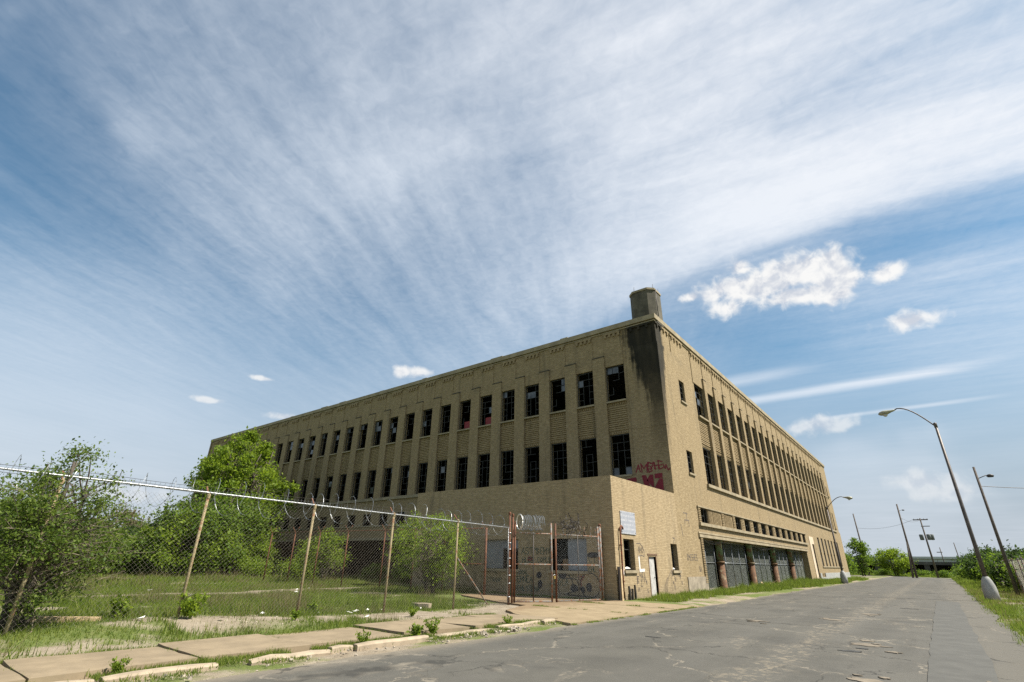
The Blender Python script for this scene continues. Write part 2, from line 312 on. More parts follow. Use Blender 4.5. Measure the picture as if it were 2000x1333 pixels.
# ------------------------------------------------------------------ mesh helper
class MB:
    def __init__(s): s.v = []; s.f = []; s.sm = []
    def quad(s, *p, smooth=False):
        k = len(s.v); s.v += [tuple(q) for q in p]; s.f.append(tuple(range(k, k+len(p)))); s.sm.append(smooth); return s
    def box(s, x0, x1, y0, y1, z0, z1, M=None, top=1.):
        if x0 > x1: x0, x1 = x1, x0
        if y0 > y1: y0, y1 = y1, y0
        cx, cy = (x0+x1)/2, (y0+y1)/2
        P = [(x0, y0, z0), (x1, y0, z0), (x1, y1, z0), (x0, y1, z0)] + [(cx+(x-cx)*top, cy+(y-cy)*top, z1) for x, y in ((x0, y0), (x1, y0), (x1, y1), (x0, y1))]
        if M is not None: P = [tuple(M @ Vector(p)) for p in P]
        k = len(s.v); s.v += P
        for f in ((3, 2, 1, 0), (4, 5, 6, 7), (0, 1, 5, 4), (1, 2, 6, 5), (2, 3, 7, 6), (3, 0, 4, 7)): s.f.append(tuple(k+i for i in f)); s.sm.append(False)
        return s
    def tube(s, pts, r, n=6, caps=True):
        pts = [Vector(p) for p in pts]; N = len(pts)
        rs = r if hasattr(r, '__len__') else [r]*N
        k = len(s.v); ref = None
        for i, p in enumerate(pts):
            t = (pts[min(i+1, N-1)]-pts[max(i-1, 0)])
            if t.length < 1e-9: t = Vector((0, 0, 1))
            t.normalize()
            if ref is None: ref = t.cross(Vector((0, 0, 1)) if abs(t.z) < .9 else Vector((1, 0, 0))).normalized()
            a = (ref - t*ref.dot(t))
            if a.length < 1e-6: a = t.orthogonal()
            a.normalize(); ref = a; b = t.cross(a)
            for j in range(n):
                th = 2*math.pi*j/n; s.v.append(tuple(p+(a*math.cos(th)+b*math.sin(th))*rs[i]))
        for i in range(N-1):
            for j in range(n):
                j2 = (j+1) % n; s.f.append((k+i*n+j, k+i*n+j2, k+(i+1)*n+j2, k+(i+1)*n+j)); s.sm.append(n > 4)
        if caps:
            s.f.append(tuple(k+j for j in reversed(range(n)))); s.f.append(tuple(k+(N-1)*n+j for j in range(n))); s.sm += [False, False]
        return s
    def lathe(s, prof, c=(0, 0, 0), n=14, sx=1., sy=1., rot=0.):
        k = len(s.v); c = Vector(c)
        for r, z in prof:
            for j in range(n):
                th = 2*math.pi*j/n+rot; s.v.append((c.x+r*sx*math.cos(th), c.y+r*sy*math.sin(th), c.z+z))
        for i in range(len(prof)-1):
            for j in range(n):
                j2 = (j+1) % n; s.f.append((k+i*n+j, k+i*n+j2, k+(i+1)*n+j2, k+(i+1)*n+j)); s.sm.append(n > 8)
        s.f.append(tuple(k+j for j in reversed(range(n)))); s.f.append(tuple(k+(len(prof)-1)*n+j for j in range(n))); s.sm += [False, False]
        return s
    def prism(s, poly, z0, z1):
        n = len(poly); k = len(s.v)
        s.v += [(x, y, z0) for x, y in poly]+[(x, y, z1) for x, y in poly]
        s.f.append(tuple(k+n+i for i in range(n))); s.f.append(tuple(k+i for i in reversed(range(n)))); s.sm += [False, False]
        for i in range(n):
            j = (i+1) % n; s.f.append((k+i, k+j, k+n+j, k+n+i)); s.sm.append(False)
        return s
    def mesh(s, name, mt):
        me = bpy.data.meshes.new(name); me.from_pydata(s.v, [], s.f); me.materials.append(mt)
        me.polygons.foreach_set('use_smooth', s.sm); me.update(); return me
    def build(s, name, mt, parent=None, loc=(0, 0, 0), **kw): return link(name, s.mesh(name, mt), parent, loc, **kw)
def link(name, me, parent=None, loc=(0, 0, 0), rz=0., kind=None):
    o = bpy.data.objects.new(name, me); COL.objects.link(o); o.location = loc; o.rotation_euler.z = rz
    if parent is not None: o.parent = parent
    if kind: o['kind'] = kind
    return o
def thing(name, label, cat, loc=(0, 0, 0), group=None, me=None, rz=0.):
    o = bpy.data.objects.new(name, me); COL.objects.link(o); o.location = loc; o.rotation_euler.z = rz
    o['label'] = label; o['category'] = cat
    if group: o['group'] = group
    return o
def setting(name, me=None, loc=(0, 0, 0)):
    o = bpy.data.objects.new(name, me); COL.objects.link(o); o.location = loc; o['kind'] = 'structure'; return o
def dup(root, loc, label=None, rz=None, sc=None):
    r = root.copy(); COL.objects.link(r); r.location = loc
    if label: r['label'] = label
    if rz is not None: r.rotation_euler.z = rz
    if sc is not None: r.scale = sc
    for ch in list(root.children):
        c = ch.copy(); COL.objects.link(c); c.parent = r
        for gg in list(ch.children):
            d = gg.copy(); COL.objects.link(d); d.parent = c
    return r
def npmesh(name, V, F4, mt):
    me = bpy.data.meshes.new(name); n = len(V); f = len(F4); k = F4.shape[1]
    me.vertices.add(n); me.vertices.foreach_set('co', V.astype(np.float32).ravel())
    me.loops.add(f*k); me.loops.foreach_set('vertex_index', F4.astype(np.int32).ravel())
    me.polygons.add(f); me.polygons.foreach_set('loop_start', np.arange(0, f*k, k, dtype=np.int32))
    me.materials.append(mt); me.update(calc_edges=True); return me
def vnoise(x, y, seed=0):
    def h(i, j):
        a = (i*374761393+j*668265263+seed*1442695041) & 0xffffffff; a = ((a ^ (a >> 13))*1274126177) & 0xffffffff; return ((a ^ (a >> 16)) & 0xffff)/65535.
    xi = np.floor(x).astype(np.int64); yi = np.floor(y).astype(np.int64); fx = x-xi; fy = y-yi
    fx = fx*fx*(3-2*fx); fy = fy*fy*(3-2*fy)
    return (h(xi, yi)*(1-fx)+h(xi+1, yi)*fx)*(1-fy)+(h(xi, yi+1)*(1-fx)+h(xi+1, yi+1)*fx)*fy
def fbm(x, y, seed=0, o=4):
    t = 0; a = .5
    for i in range(o): t = t+a*vnoise(x*2**i, y*2**i, seed+i); a *= .5
    return t/(1-.5**o)

# ------------------------------------------------------------------ ground
def ghz(x, y):
    x = np.asarray(x, float); y = np.asarray(y, float)
    h = .05*(fbm(x*.5, y*.5, 3)-.5)+.03*(fbm(x*2, y*2, 5, 2)-.5)+.02
    h = h+.26*np.exp(-((y+26.6)/3.2)**2)*np.clip((-.2-x)/1.8, 0, 1)*np.clip((x+14)/8, 0, 1)
    road = np.clip(np.minimum(x-3.1, 13.6-x)/.5, 0, 1)
    walk = ((x > -.1) & (x < 3.3) & (y < -16.5)) | ((x > -7.) & (x < 4.) & (y > -18.3) & (y < -8.4))
    h = np.where(walk, -.03, h); h = h*(1-road)+(-.06)*road
    bld = (x < -.02) & (y > 0.)
    return np.where(bld, -.02, h)
def turf(x, y):
    x = np.asarray(x, float); y = np.asarray(y, float)
    n = fbm(x*.35, y*.35, 21); n2 = fbm(x*1.6, y*1.6, 31)
    t = np.clip((n*.6+n2*.6-.36)*3.2, 0, 1)
    lawn = (x < -2.4) & (y < 1)
    t = np.where(lawn, np.clip(t+.10, 0, 1), t*.8)
    tr = np.exp(-((x+14.5+.25*(y+20)*.3+(fbm(y*.4, x*0+3, 9)-.5)*2.4)/.85)**2)*(y < -11)+.8*np.exp(-((x+9.5+(fbm(y*.5, x*0, 19)-.5)*2.)/.4)**2)*(y < -22)+.7*np.exp(-((x+24+(fbm(y*.4, x*0, 29)-.5)*3)/.8)**2)*(y < -15)
    t = t*(1-np.clip(tr*1.4, 0, 1)*(.7+.3*n2))
    fl = np.exp(-((x+1.5)/.9)**2)*(y < -14.)*(y > -26.5)               # worn strip along the fence foot
    t = t*(1-fl*np.clip((n2-.25)*2.5, 0, 1))
    return t
xs = np.concatenate([np.arange(-120, -30, 1.5), np.arange(-30, 6, .3), np.arange(6, 40, 1.)]); ys = np.concatenate([np.arange(-50, -32, 1.), np.arange(-32, 0, .3), np.arange(0, 150, 2.)])
X, Y = np.meshgrid(xs, ys); Zg = ghz(X, Y); nx, ny = len(xs), len(ys)
V = np.stack([X, Y, Zg], -1).reshape(-1, 3); idx = np.arange(nx*ny).reshape(ny, nx)
F = np.stack([idx[:-1, :-1], idx[:-1, 1:], idx[1:, 1:], idx[1:, :-1]], -1).reshape(-1, 4)
me = npmesh('ground', V, F, SOIL); at = me.attributes.new('turf', 'FLOAT', 'POINT'); at.data.foreach_set('value', turf(X, Y).astype(np.float32).ravel())
me.polygons.foreach_set('use_smooth', np.ones(len(F), bool)); setting('ground', me)
me = MB().quad((-2500, -2500, -.12), (2500, -2500, -.12), (2500, 2500, -.12), (-2500, 2500, -.12)).mesh('far_ground', SOIL)
at = me.attributes.new('turf', 'FLOAT', 'POINT'); at.data.foreach_set('value', [.8]*4); setting('far_ground', me)
# road: main street with ragged edges, then a bend to the left past the building
ly = np.arange(-60, 100.1, .4); le = 3.55+.22*(fbm(ly*.9, ly*0, 41)-.5)*2+.12*(fbm(ly*3, ly*0, 42)-.5)*2; re = 13.35+.35*(fbm(ly*.5, ly*0, 43)-.5)*2
le = le+np.clip((ly+9.5)/2, 0, 1)*np.clip((2-ly)/3, 0, 1)*.3
nw = 12; V = []
for i in range(len(ly)):
    for j in range(nw+1):
        f = j/nw; xx = le[i]*(1-f)+re[i]*f
        V.append((xx, ly[i], .004+.05*(1-(2*f-1)**2)+.012*(vnoise(np.array([xx*.7]), np.array([ly[i]*.7]), 5)[0]-.5)))
idx = np.arange(len(V)).reshape(len(ly), nw+1); F = np.stack([idx[:-1, :-1], idx[:-1, 1:], idx[1:, 1:], idx[1:, :-1]], -1).reshape(-1, 4)
me = npmesh('road', np.array(V), F, ASPH); me.polygons.foreach_set('use_smooth', np.ones(len(F), bool)); ROAD = setting('road', me)
def rz(x): f = (x-3.55)/9.8; return .006+.05*(1-(2*f-1)**2)
mb = MB(); P = [(13.2, 92), (13.4, 104), (6, 113), (-14, 117), (-60, 118), (-60, 108), (-16, 107), (-3, 102), (1.5, 96), (3.6, 88)]
mb.prism(P, -.1, .0); mb.build('side_road', ASPH)['kind'] = 'structure'
# worn patches and cracks broken out of the road surface
PAT = [(7.9, -25.6, .32, .11, 0), (8.35, -25.1, .3, .10, 0), (8.9, -23.9, .30, .12, 0), (9.2, -24.4, .22, .07, 1), (9.0, -26.6, .42, .12, 0), (9.6, -26.2, .28, .1, 0), (10.6, -23.4, .35, .1, 0), (10.1, -22.6, .5, .12, 0),
       (10.7, -21.4, .6, .12, 0), (10.2, -18.2, .55, .2, 1), (10.4, -16.9, .9, .16, 0), (10.35, -17.6, .35, .12, 1), (11.9, -19.6, .3, .14, 1), (12.0, -20.1, .32, .1, 0), (11.7, -23.6, .4, .14, 0), (6.4, -19.2, .5, .06, 1), (7.2, -13.3, .9, .08, 0), (8.9, -11.0, .6, .14, 0), (9.6, -7.4, .7, .18, 0), (10.6, -2.6, .8, .2, 1), (8.4, -28.0, .35, .13, 0)]
for i, (px, py, a, b, dk) in enumerate(PAT):
    for q in range(1 if dk else 4):
        n = 22; ox, oy = (0, 0) if q == 0 else (random.uniform(-.9, .9)*a*.7, random.uniform(-1.2, 1.2)*a); sc_ = 1 if q == 0 else random.uniform(.25, .5)
        j = [random.uniform(.45, 1.25) for _ in range(n)]; j = [(j[k]+j[k-1]*.6)/1.6 for k in range(n)]; th = random.uniform(-.4, .4)
        pts = []
        for k in range(n):
            an = 2*math.pi*k/n; ex, ey = a*.42*sc_*j[k]*math.cos(an), (b*(.6 if dk else 1.7))*sc_*j[k]*math.sin(an)
            pts.append((px+ox+ex*math.cos(th)-ey*math.sin(th), py+oy+ex*math.sin(th)+ey*math.cos(th)))
        z = rz(px)+.010+.0012*q
        mb = MB(); mb.prism(pts, z-.03, z); mb.build('tar_patch' if dk else 'worn_patch', ASPH_DARK if dk else ASPH_PATCH, ROAD)
# paler asphalt strip on the right side of the road
sy = np.arange(-26, 6, .35); mb = MB()
for i in range(len(sy)-1):
    a0, a1 = [11.45+.05*(vnoise(np.array([q*1.3]), np.array([3.3]), 6)[0]-.5) for q in (sy[i], sy[i+1])]; b0, b1 = [12.35+.12*(vnoise(np.array([q*.8]), np.array([7.3]), 6)[0]-.5) for q in (sy[i], sy[i+1])]
    mb.quad((a0, sy[i], rz(a0)+.013), (b0, sy[i], rz(b0)+.013), (b1, sy[i+1], rz(b1)+.013), (a1, sy[i+1], rz(a1)+.013))
mb.build('asphalt_strip', ASPH_NEW, ROAD)

# sidewalk slabs
WALK = setting('sidewalk')
js = [-31.8, -29.5, -27.3, -25.35, -23.0, -20.8, -19.0, -17.35]
for i in range(len(js)-1):
    y0, y1 = js[i]+.03, js[i+1]-.03; b0, b1 = .2+random.uniform(-.12, .15), .2+random.uniform(-.12, .15); f0, f1 = 2.15+random.uniform(-.12, .2), 2.15+random.uniform(-.12, .2)
    t = [random.uniform(-.02, .03) for _ in range(4)]
    if i == len(js)-2: f1, b1 = 2.6, .75
    B = []
    def ed(ax, ay, bx, by, n=5): return [(ax+(bx-ax)*k/n+random.uniform(-.025, .025), ay+(by-ay)*k/n+random.uniform(-.025, .025)) for k in range(n)]
    poly = ed(b0, y0, f0, y0)+ed(f0, y0, f1, y1)+ed(f1, y1, b1, y1)+ed(b1, y1, b0, y0)
    mb = MB(); mb.prism(poly, -.06, .055)
    for k in range(len(poly)):
        x_, y_ = poly[k]; fy = (y_-y0)/(y1-y0); fx = (x_-b0)/(f0-b0)
        zz = .055+(t[0]*(1-fx)+t[1]*fx)*(1-fy)+(t[2]*(1-fx)+t[3]*fx)*fy
        mb.v[len(poly)+k] = (x_, y_, zz)
    mb.build('paving_slab', CONC, WALK)
# kerb stones
KB = setting('kerb')
segs = []; y = -31.5
while y < -18.0:
    L = random.choice([.45, .7, 1.1, 1.5, 1.9]); gap = random.choice([.03, .08, .3, .5])
    segs.append((y, min(y+L, -17.9))); y += L+gap
for (ya, yb) in segs:
    xc = 2.72+random.uniform(-.08, .08)-.1*(ya < -27); wd = .17+random.uniform(-.02, .02); hh = random.uniform(.045, .095); tilt = random.uniform(-.12, .15); yw = random.uniform(-.03, .03)
    Mx = Matrix.Translation((xc, (ya+yb)/2, 0)) @ Matrix.Rotation(yw, 4, 'Z') @ Matrix.Rotation(tilt, 4, 'Y')
    h = (yb-ya)/2; mb = MB(); n = max(2, int((yb-ya)/.35))
    sec = [(-wd/2, -.08), (wd/2, -.08), (wd/2*1.02, hh*.6), (wd/2*.7, hh), (-wd/2*.8, hh*1.02), (-wd/2, hh*.7)]; k0 = 0
    for i in range(n+1):
        yy = -h+2*h*i/n; jx = random.uniform(-.015, .015); jz = random.uniform(-.02, .012); sc = .86 if i in (0, n) else 1
        for sx, sz in sec: mb.v.append(tuple(Mx @ Vector((sx*sc+jx, yy, sz*(sc if sz > 0 else 1)+(jz if sz > 0 else 0)))))
    for i in range(n):
        for j in range(6):
            j2 = (j+1) % 6; mb.f.append((i*6+j, i*6+j2, (i+1)*6+j2, (i+1)*6+j)); mb.sm.append(False)
    mb.f += [tuple(reversed(range(6))), tuple(n*6+j for j in range(6))]; mb.sm += [False, False]
    mb.build('kerb_stone', KERB, KB)
# driveway
DW = setting('driveway')
for poly in ([(.85, -17.15), (2.75, -17.75), (3.5, -18.1), (3.62, -14.1), (-1.2, -13.9), (-.4, -16.2)], [(3.62, -14.06), (3.72, -10.9), (-.9, -10.7), (-1.6, -13.86)], [(3.72, -10.86), (3.95, -8.45), (.15, -8.45), (-.05, -8.62), (-.7, -10.66)],
             [(-1.25, -13.86), (-.95, -10.7), (-.45, -9.0), (-7.2, -9.3), (-7.5, -11.2), (-3.0, -13.4)]):
    n = len(poly); P = []
    for i in range(n):
        a, b = poly[i], poly[(i+1) % n]; k = 5
        for q in range(k): P.append((a[0]+(b[0]-a[0])*q/k+random.uniform(-.03, .03), a[1]+(b[1]-a[1])*q/k+random.uniform(-.03, .03)))
    MB().prism(P, -.05, .03+random.uniform(0, .006)).build('concrete_slab', DRIVE, DW)

# ------------------------------------------------------------------ the factory
BL = thing('factory_building', 'long three storey tan brick factory with rows of broken windows', 'building')
def W(side, s, d, z): return (-s, -d, z) if side == 'L' else (d, s, z)
def wall_panel(mb, side, s0, s1, z0, z1, d, ops=(), depth=.4):
    S = sorted({s0, s1, *[o[i] for o in ops for i in (0, 1)]}); Zs = sorted({z0, z1, *[o[i] for o in ops for i in (2, 3)]})
    S = [a for a in S if s0 <= a <= s1]; Zs = [a for a in Zs if z0 <= a <= z1]
    for i in range(len(S)-1):
        run = None
        for j in range(len(Zs)-1):
            cs, cz = (S[i]+S[i+1])/2, (Zs[j]+Zs[j+1])/2
            if any(o[0] < cs < o[1] and o[2] < cz < o[3] for o in ops): continue
            mb.quad(W(side, S[i], d, Zs[j]), W(side, S[i+1], d, Zs[j]), W(side, S[i+1], d, Zs[j+1]), W(side, S[i], d, Zs[j+1]))
    for a, b, c, e in ops:
        b2 = d-depth
        mb.quad(W(side, a, d, c), W(side, a, b2, c), W(side, a, b2, e), W(side, a, d, e)); mb.quad(W(side, b, d, c), W(side, b, b2, c), W(side, b, b2, e), W(side, b, d, e))
        mb.quad(W(side, a, d, c), W(side, b, d, c), W(side, b, b2, c), W(side, a, b2, c)); mb.quad(W(side, a, d, e), W(side, b, d, e), W(side, b, b2, e), W(side, a, b2, e))
def sbox(mb, side, s0, s1, d0, d1, z0, z1):
    a = W(side, s0, d0, z0); b = W(side, s1, d1, z1); mb.box(a[0], b[0], a[1], b[1], z0, z1)
H = 18.42; D0 = -.12
nL_, nR_ = 28, 23; pL, pR = 2.526, 2.736; wL, wR = 1.52, 2.10; oL, oR = 2.755, 7.28
LEN_L, LEN_R = 73.9, 74.4
smallL = [(oL+i*pL+.02, oL+i*pL+1.27, 4.52, 5.62) for i in range(5, nL_)]
# left, shaded facade
mb = MB()
wall_panel(mb, 'L', 0.12, LEN_L, 15.1, 18.05, D0)
wall_panel(mb, 'L', 0, LEN_L, 3.22, 7.0, 0, smallL, .2)
wall_panel(mb, 'L', 0, 23.6, 0, 3.22, 0); wall_panel(mb, 'L', 70, LEN_L, 0, 3.22, 0)
mb.quad(W('L', 0, 0, 7.0), W('L', LEN_L, 0, 7.0), W('L', LEN_L, -.55, 7.0), W('L', 0, -.55, 7.0))
mb.quad(W('L', 23.6, 0, 3.22), W('L', 70, 0, 3.22), W('L', 70, -.6, 3.22), W('L', 23.6, -.6, 3.22)); mb.quad(W('L', 23.6, 0, 0), W('L', 23.6, -.6, 0), W('L', 23.6, -.6, 3.22), W('L', 23.6, 0, 3.22))
sbox(mb, 'L', 2.45, oL, -.6, D0, 7.0, 15.1)
sbox(mb, 'L', oL+(nL_-1)*pL+wL, LEN_L, -.6, D0, 7.0, 15.1)
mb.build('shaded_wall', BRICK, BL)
# right, sunlit facade
strip = [(4.4, 6.05, 4.22, 5.22)]+[(12.5+2.72*k, 14.2+2.72*k, 4.22, 5.22) for k in range(11)]
doorR = (44.95, 46.3, .3, 4.2); slits = [(49.8+2.9*k, 51.1+2.9*k, 1.7, 5.25) for k in range(7)]; vents = [(47.6+1.05*k, 48.1+1.05*k, .45, .85) for k in range(3)]
mb = MB()
wall_panel(mb, 'R', 0.12, LEN_R, 15.1, 18.05, D0)
wall_panel(mb, 'R', 0, LEN_R, 3.3, 7.0, 0, strip+[o for o in [(doorR[0], doorR[1], 3.3, doorR[3])]]+[(a, b, 3.3, e) for a, b, c, e in slits], .16)
wall_panel(mb, 'R', 0, 4.15, 0, 3.3, 0)
wall_panel(mb, 'R', 40.5, LEN_R, 0, 3.3, 0, [(doorR[0], doorR[1], .3, 3.3)]+[(a, b, c, 3.3) for a, b, c, e in slits]+vents, .45)
mb.quad(W('R', 0, 0, 7.0), W('R', LEN_R, 0, 7.0), W('R', LEN_R, -.55, 7.0), W('R', 0, -.55, 7.0))
for s in (4.15, 40.5): mb.quad(W('R', s, 0, 0), W('R', s, -1.2, 0), W('R', s, -1.2, 3.3), W('R', s, 0, 3.3))
mb.quad(W('R', 4.15, 0, 3.3), W('R', 40.5, 0, 3.3), W('R', 40.5, -1.2, 3.3), W('R', 4.15, -1.2, 3.3))
sbox(mb, 'R', 5.9, oR, -.6, D0, 7.0, 15.1)
wall_panel(mb, 'R', oR+(nR_-1)*pR+wR, LEN_R, 7.0, 15.1, D0, [(70.7, 71.6, 12.6, 14.3), (70.7, 71.6, 7.4, 10.0)], .2)
mb.quad(W('R', oR+(nR_-1)*pR+wR, D0, 7), W('R', oR+(nR_-1)*pR+wR, -.6, 7), W('R', oR+(nR_-1)*pR+wR, -.6, 15.1), W('R', oR+(nR_-1)*pR+wR, D0, 15.1))
# end walls at the far corners
mb.box(-LEN_L-.0, -LEN_L+.3, .0, 74.4, 0, 18.05); mb.box(-LEN_L, -.4, 74.1, 74.4, 0, 18.05)
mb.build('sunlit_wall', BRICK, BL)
# corner pylon (lower part stands proud, step at 16.2 m)
mb = MB()
wall_panel(mb, 'L', 0, 2.45, 7.0, 16.2, 0)
wall_panel(mb, 'R', 0, 5.9, 7.0, 16.2, 0, [(3.45, 4.5, 12.62, 14.28), (3.22, 4.32, 7.4, 8.98)], .2)
mb.quad(W('L', 2.45, 0, 7), W('L', 2.45, -.6, 7), W('L', 2.45, -.6, 16.2), W('L', 2.45, 0, 16.2)); mb.quad(W('R', 5.9, 0, 7), W('R', 5.9, -.6, 7), W('R', 5.9, -.6, 16.2), W('R', 5.9, 0, 16.2))
mb.quad((0, 0, 16.2), (-2.45, 0, 16.2), (-2.45, .12, 16.2), (-.12, .12, 16.2), (-.12, 5.9, 16.2), (0, 5.9, 16.2))
mb.build('corner_pylon', BRICK, BL)
mb = MB(); mb.box(-2.44, .015, -.015, .1, 10.10, 10.15); mb.build('pylon_joint', BRICK, BL)
mb = MB(); mb.box(-74.5, -72.75, -.35, 3.5, 0, 15.5); mb.build('end_pylon', BRICK, BL)
# coping and string courses
def lring(mb, d, z0, z1, back=.5):
    mb.box(-LEN_L-d, d, -d, back, z0, z1); mb.box(-back, d, back, LEN_R+d, z0, z1)
mb = MB(); lring(mb, .04, 18.05, H); mb.build('parapet_coping', STONE, BL)
mb = MB(); lring(mb, -.05, 17.9, 17.98); mb.build('string_course', STONE, BL)
for k in range(9):
    x = -(8+k*7+random.uniform(0, 4)); MB().box(x, x+random.uniform(.3, 1.6), -.03, .4, H, H+random.uniform(.03, .10)).build('coping_stone', STONE, BL)
# long ledges and sills
mb = MB(); mb.box(-LEN_L, -14.5, -.14, -.0, 6.82, 7.04); mb.build('ledge', STONE, BL)
mb = MB(); mb.box(0, .16, 6.7, 70.2, 6.84, 7.06); mb.build('ledge', STONE, BL)
mb = MB(); mb.box(0, .16, 3.85, 41.9, 4.02, 4.22); mb.build('ledge', STONE, BL)
mb = MB(); mb.box(0, .10, 3.85, 41.9, 5.22, 5.30); mb.build('lintel_band', STONE, BL)
mb = MB(); mb.box(0, .10, 3.5, 41.0, 3.28, 3.46); mb.box(0, .05, 3.5, 41.0, 3.52, 3.62); mb.build('lintel_band', STONE, BL)
mb = MB(); mb.box(-70.5, -14.5, -.10, 0, 3.2, 3.42); mb.build('lintel_band', STONE, BL)
mb = MB(); mb.box(-70.5, -14.5, -.07, 0, 4.42, 4.52); mb.build('ledge', STONE, BL)
# repeated pieces: pilasters, spandrels, frieze panels, windows
def m_pil(wd, pr=.12):
    mb = MB(); mb.box(-wd/2, wd/2, -.48, pr, 7.04, 15.95); return mb.mesh('pilaster', BRICK)
def m_cap(wd, pr=.12):
    mb = MB(); mb.box(-wd/2-.015, wd/2+.015, -.2, pr+.02, 15.95, 16.0); mb.box(-wd/2, wd/2, -.2, pr-.05, 16.0, 16.06); return mb.mesh('pilaster_cap', DARKST)
def m_spd(wd, z0, z1, o_=0.):
    mb = MB(); mb.box(-wd/2, wd/2, -.5, -.26, z0, z1); n = 12
    for k in range(n):
        z = z0+.28+(z1-z0-.5)*k/n; mb.box(-wd/2, wd/2, -.26, -.19-.012*(k % 2), z, z+.085)
    for k in range(8): x = -wd/2+wd*(k+.2)/8; mb.box(x, x+wd*.07, -.26, -.20, z1-.2, z1-.08); mb.box(x, x+wd*.07, -.26, -.20, z0+.06, z0+.18)
    mb.v = [(a, b+o_, c) for a, b, c in mb.v]
    return mb.mesh('spandrel', BRICK)
def m_fr(wd, nd):
    mb = MB(); mb.box(-wd/2, wd/2, D0-.05, D0+.045, 15.12, 17.62); mb.box(-wd/2, wd/2, D0-.05, D0+.12, 17.72, 17.86)
    for k in range(nd): x = -wd/2+wd*(k+.5)/nd; mb.box(x-.09, x+.09, D0-.05, D0+.15, 17.46, 17.72)
    return mb.mesh('frieze_panel', BRICK)
def m_sash(wd, h, cols, rows, miss):
    mb = MB(); t = .024
    mb.box(-wd/2, -wd/2+.05, -.03, .03, 0, h); mb.box(wd/2-.05, wd/2, -.03, .03, 0, h); mb.box(-wd/2+.05, wd/2-.05, -.03, .03, 0, .05); mb.box(-wd/2+.05, wd/2-.05, -.03, .03, h-.05, h)
    r = random.Random(miss)
    for i in range(1, cols):
        x = -wd/2+wd*i/cols
        for j in range(rows):
            if r.random() < miss*.07: continue
            mb.box(x-t/2, x+t/2, -.012, .018, h*j/rows, h*(j+1)/rows-.004)
    for j in range(1, rows):
        z = h*j/rows
        for i in range(cols):
            if r.random() < miss*.07: continue
            b = r.uniform(-.06, .06)*(r.random() < miss*.05)
            x0, x1 = -wd/2+wd*i/cols, -wd/2+wd*(i+1)/cols
            k = len(mb.v); mb.box(x0, x1, -.008, .022, z-t/2, z+t/2)
            for q in range(k, len(mb.v)):
                vx, vy, vz = mb.v[q]; mb.v[q] = (vx, vy, vz+(b if vx > (x0+x1)/2 else 0))
    return mb.mesh('window', SASH)
def m_pane(wd, h): return MB().box(-wd/2, wd/2, -.004, .004, 0, h).mesh('pane', PANE)
def m_sill(wd): return MB().box(-wd/2-.02, wd/2+.02, -.25, .20, -.12, 0).mesh('sill', STONE)
prand = random.Random(5)
def bays(side, n, o, p, wd, ang):
    pr_ = .03 if side == 'L' else .06
    pm, cm, sm, fm = m_pil(p-wd, pr_), m_cap(p-wd, pr_), m_spd(wd-.006, 9.95, 12.28, 0.09 if side == 'L' else .07), m_fr(p*.60 if side == 'L' else p*.90, 4)
    S3 = [m_sash(wd, 2.68, 3, 5, k) for k in (1, 4, 9)]; S2 = [m_sash(wd, 2.86, 3, 5, k) for k in (1, 3, 6)]
    p3 = m_pane(wd/3-.04, 2.68/5-.04); p2 = m_pane(wd/3-.04, 2.86/5-.04); sl_ = m_sill(wd-.01)
    for i in range(n):
        c = o+i*p+wd/2
        L = lambda s, d=0, z=0: W(side, s, d, z)
        if i < n-1:
            q = link('pilaster', pm, BL, L(c+p/2), ang); link('pilaster_cap', cm, q)
        link('spandrel', sm, BL, L(c), ang)
        link('frieze_panel', fm, BL, L(c), ang)
        for (zz, SS, pp, h, pr) in ((12.4, S3, p3, 2.68, .13), (7.07, S2, p2, 2.86, .04)):
            wn = link('window', prand.choice(SS), BL, L(c, -.25, zz), ang)
            link('sill', sl_, wn, (0, .10, -.004) if zz > 10 else (0, .1, .03))
            far = i > n*.62
            k = 0
            for a in range(3):
                for b in range(5):
                    if prand.random() < (pr*(1.5 if b >= 3 else .45))*(1 if not far else .35)*(1 if side == 'L' else .3) and k < 5:
                        link('pane', pp, wn, (-wd/2+wd*(a+.5)/3, 0, h*b/5+.02)); k += 1
bays('L', nL_, oL, pL, wL, math.pi)
bays('R', nR_, oR, pR, wR, -math.pi/2)
for (i, dz_, w_) in ((6, .05, 1.0), (5, .05, .9), (18, .8, .8)):
    MB().box(-w_/2, w_/2, -.02, .02, 0, .75).build('board', PINK, BL, W('L', oL+i*pL+wL/2, -.62, 12.45+dz_), )
for s_ in (1.35, 4.1): link('frieze_panel', m_fr(2.5, 4), BL, (0, s_, 0), -math.pi/2)
link('frieze_panel', m_fr(1.9, 3), BL, (-1.3, 0, 0), math.pi)
# small ground-floor windows and narrow pylon windows
ss = m_sash(1.24, 1.08, 3, 2, 4)
for i, (a, b, c, e) in enumerate(smallL): link('small_window', ss, BL, W('L', (a+b)/2, -.15, c+.01), math.pi)
ns = m_sash(1.02, 1.6, 2, 4, 3); n_s = MB().box(-.6, .6, -.3, .1, -.12, 0).mesh('sill', STONE)
for s, z in ((3.975, 12.63), (3.77, 7.41), (71.15, 12.63), (71.15, 7.5)):
    q = link('narrow_window', ns, BL, W('R', s, -.17, z), -math.pi/2); link('sill', n_s, q, (0, .17, 0))
    link('pane', m_pane(.44, .36), q, (.24, 0, .82)); link('pane', m_pane(.44, .36), q, (.24, 0, .42))
st = m_sash(1.66, .98, 3, 2, 6)
for a, b, c, e in strip: link('strip_window', st, BL, W('R', (a+b)/2, -.13, c+.01), -math.pi/2)
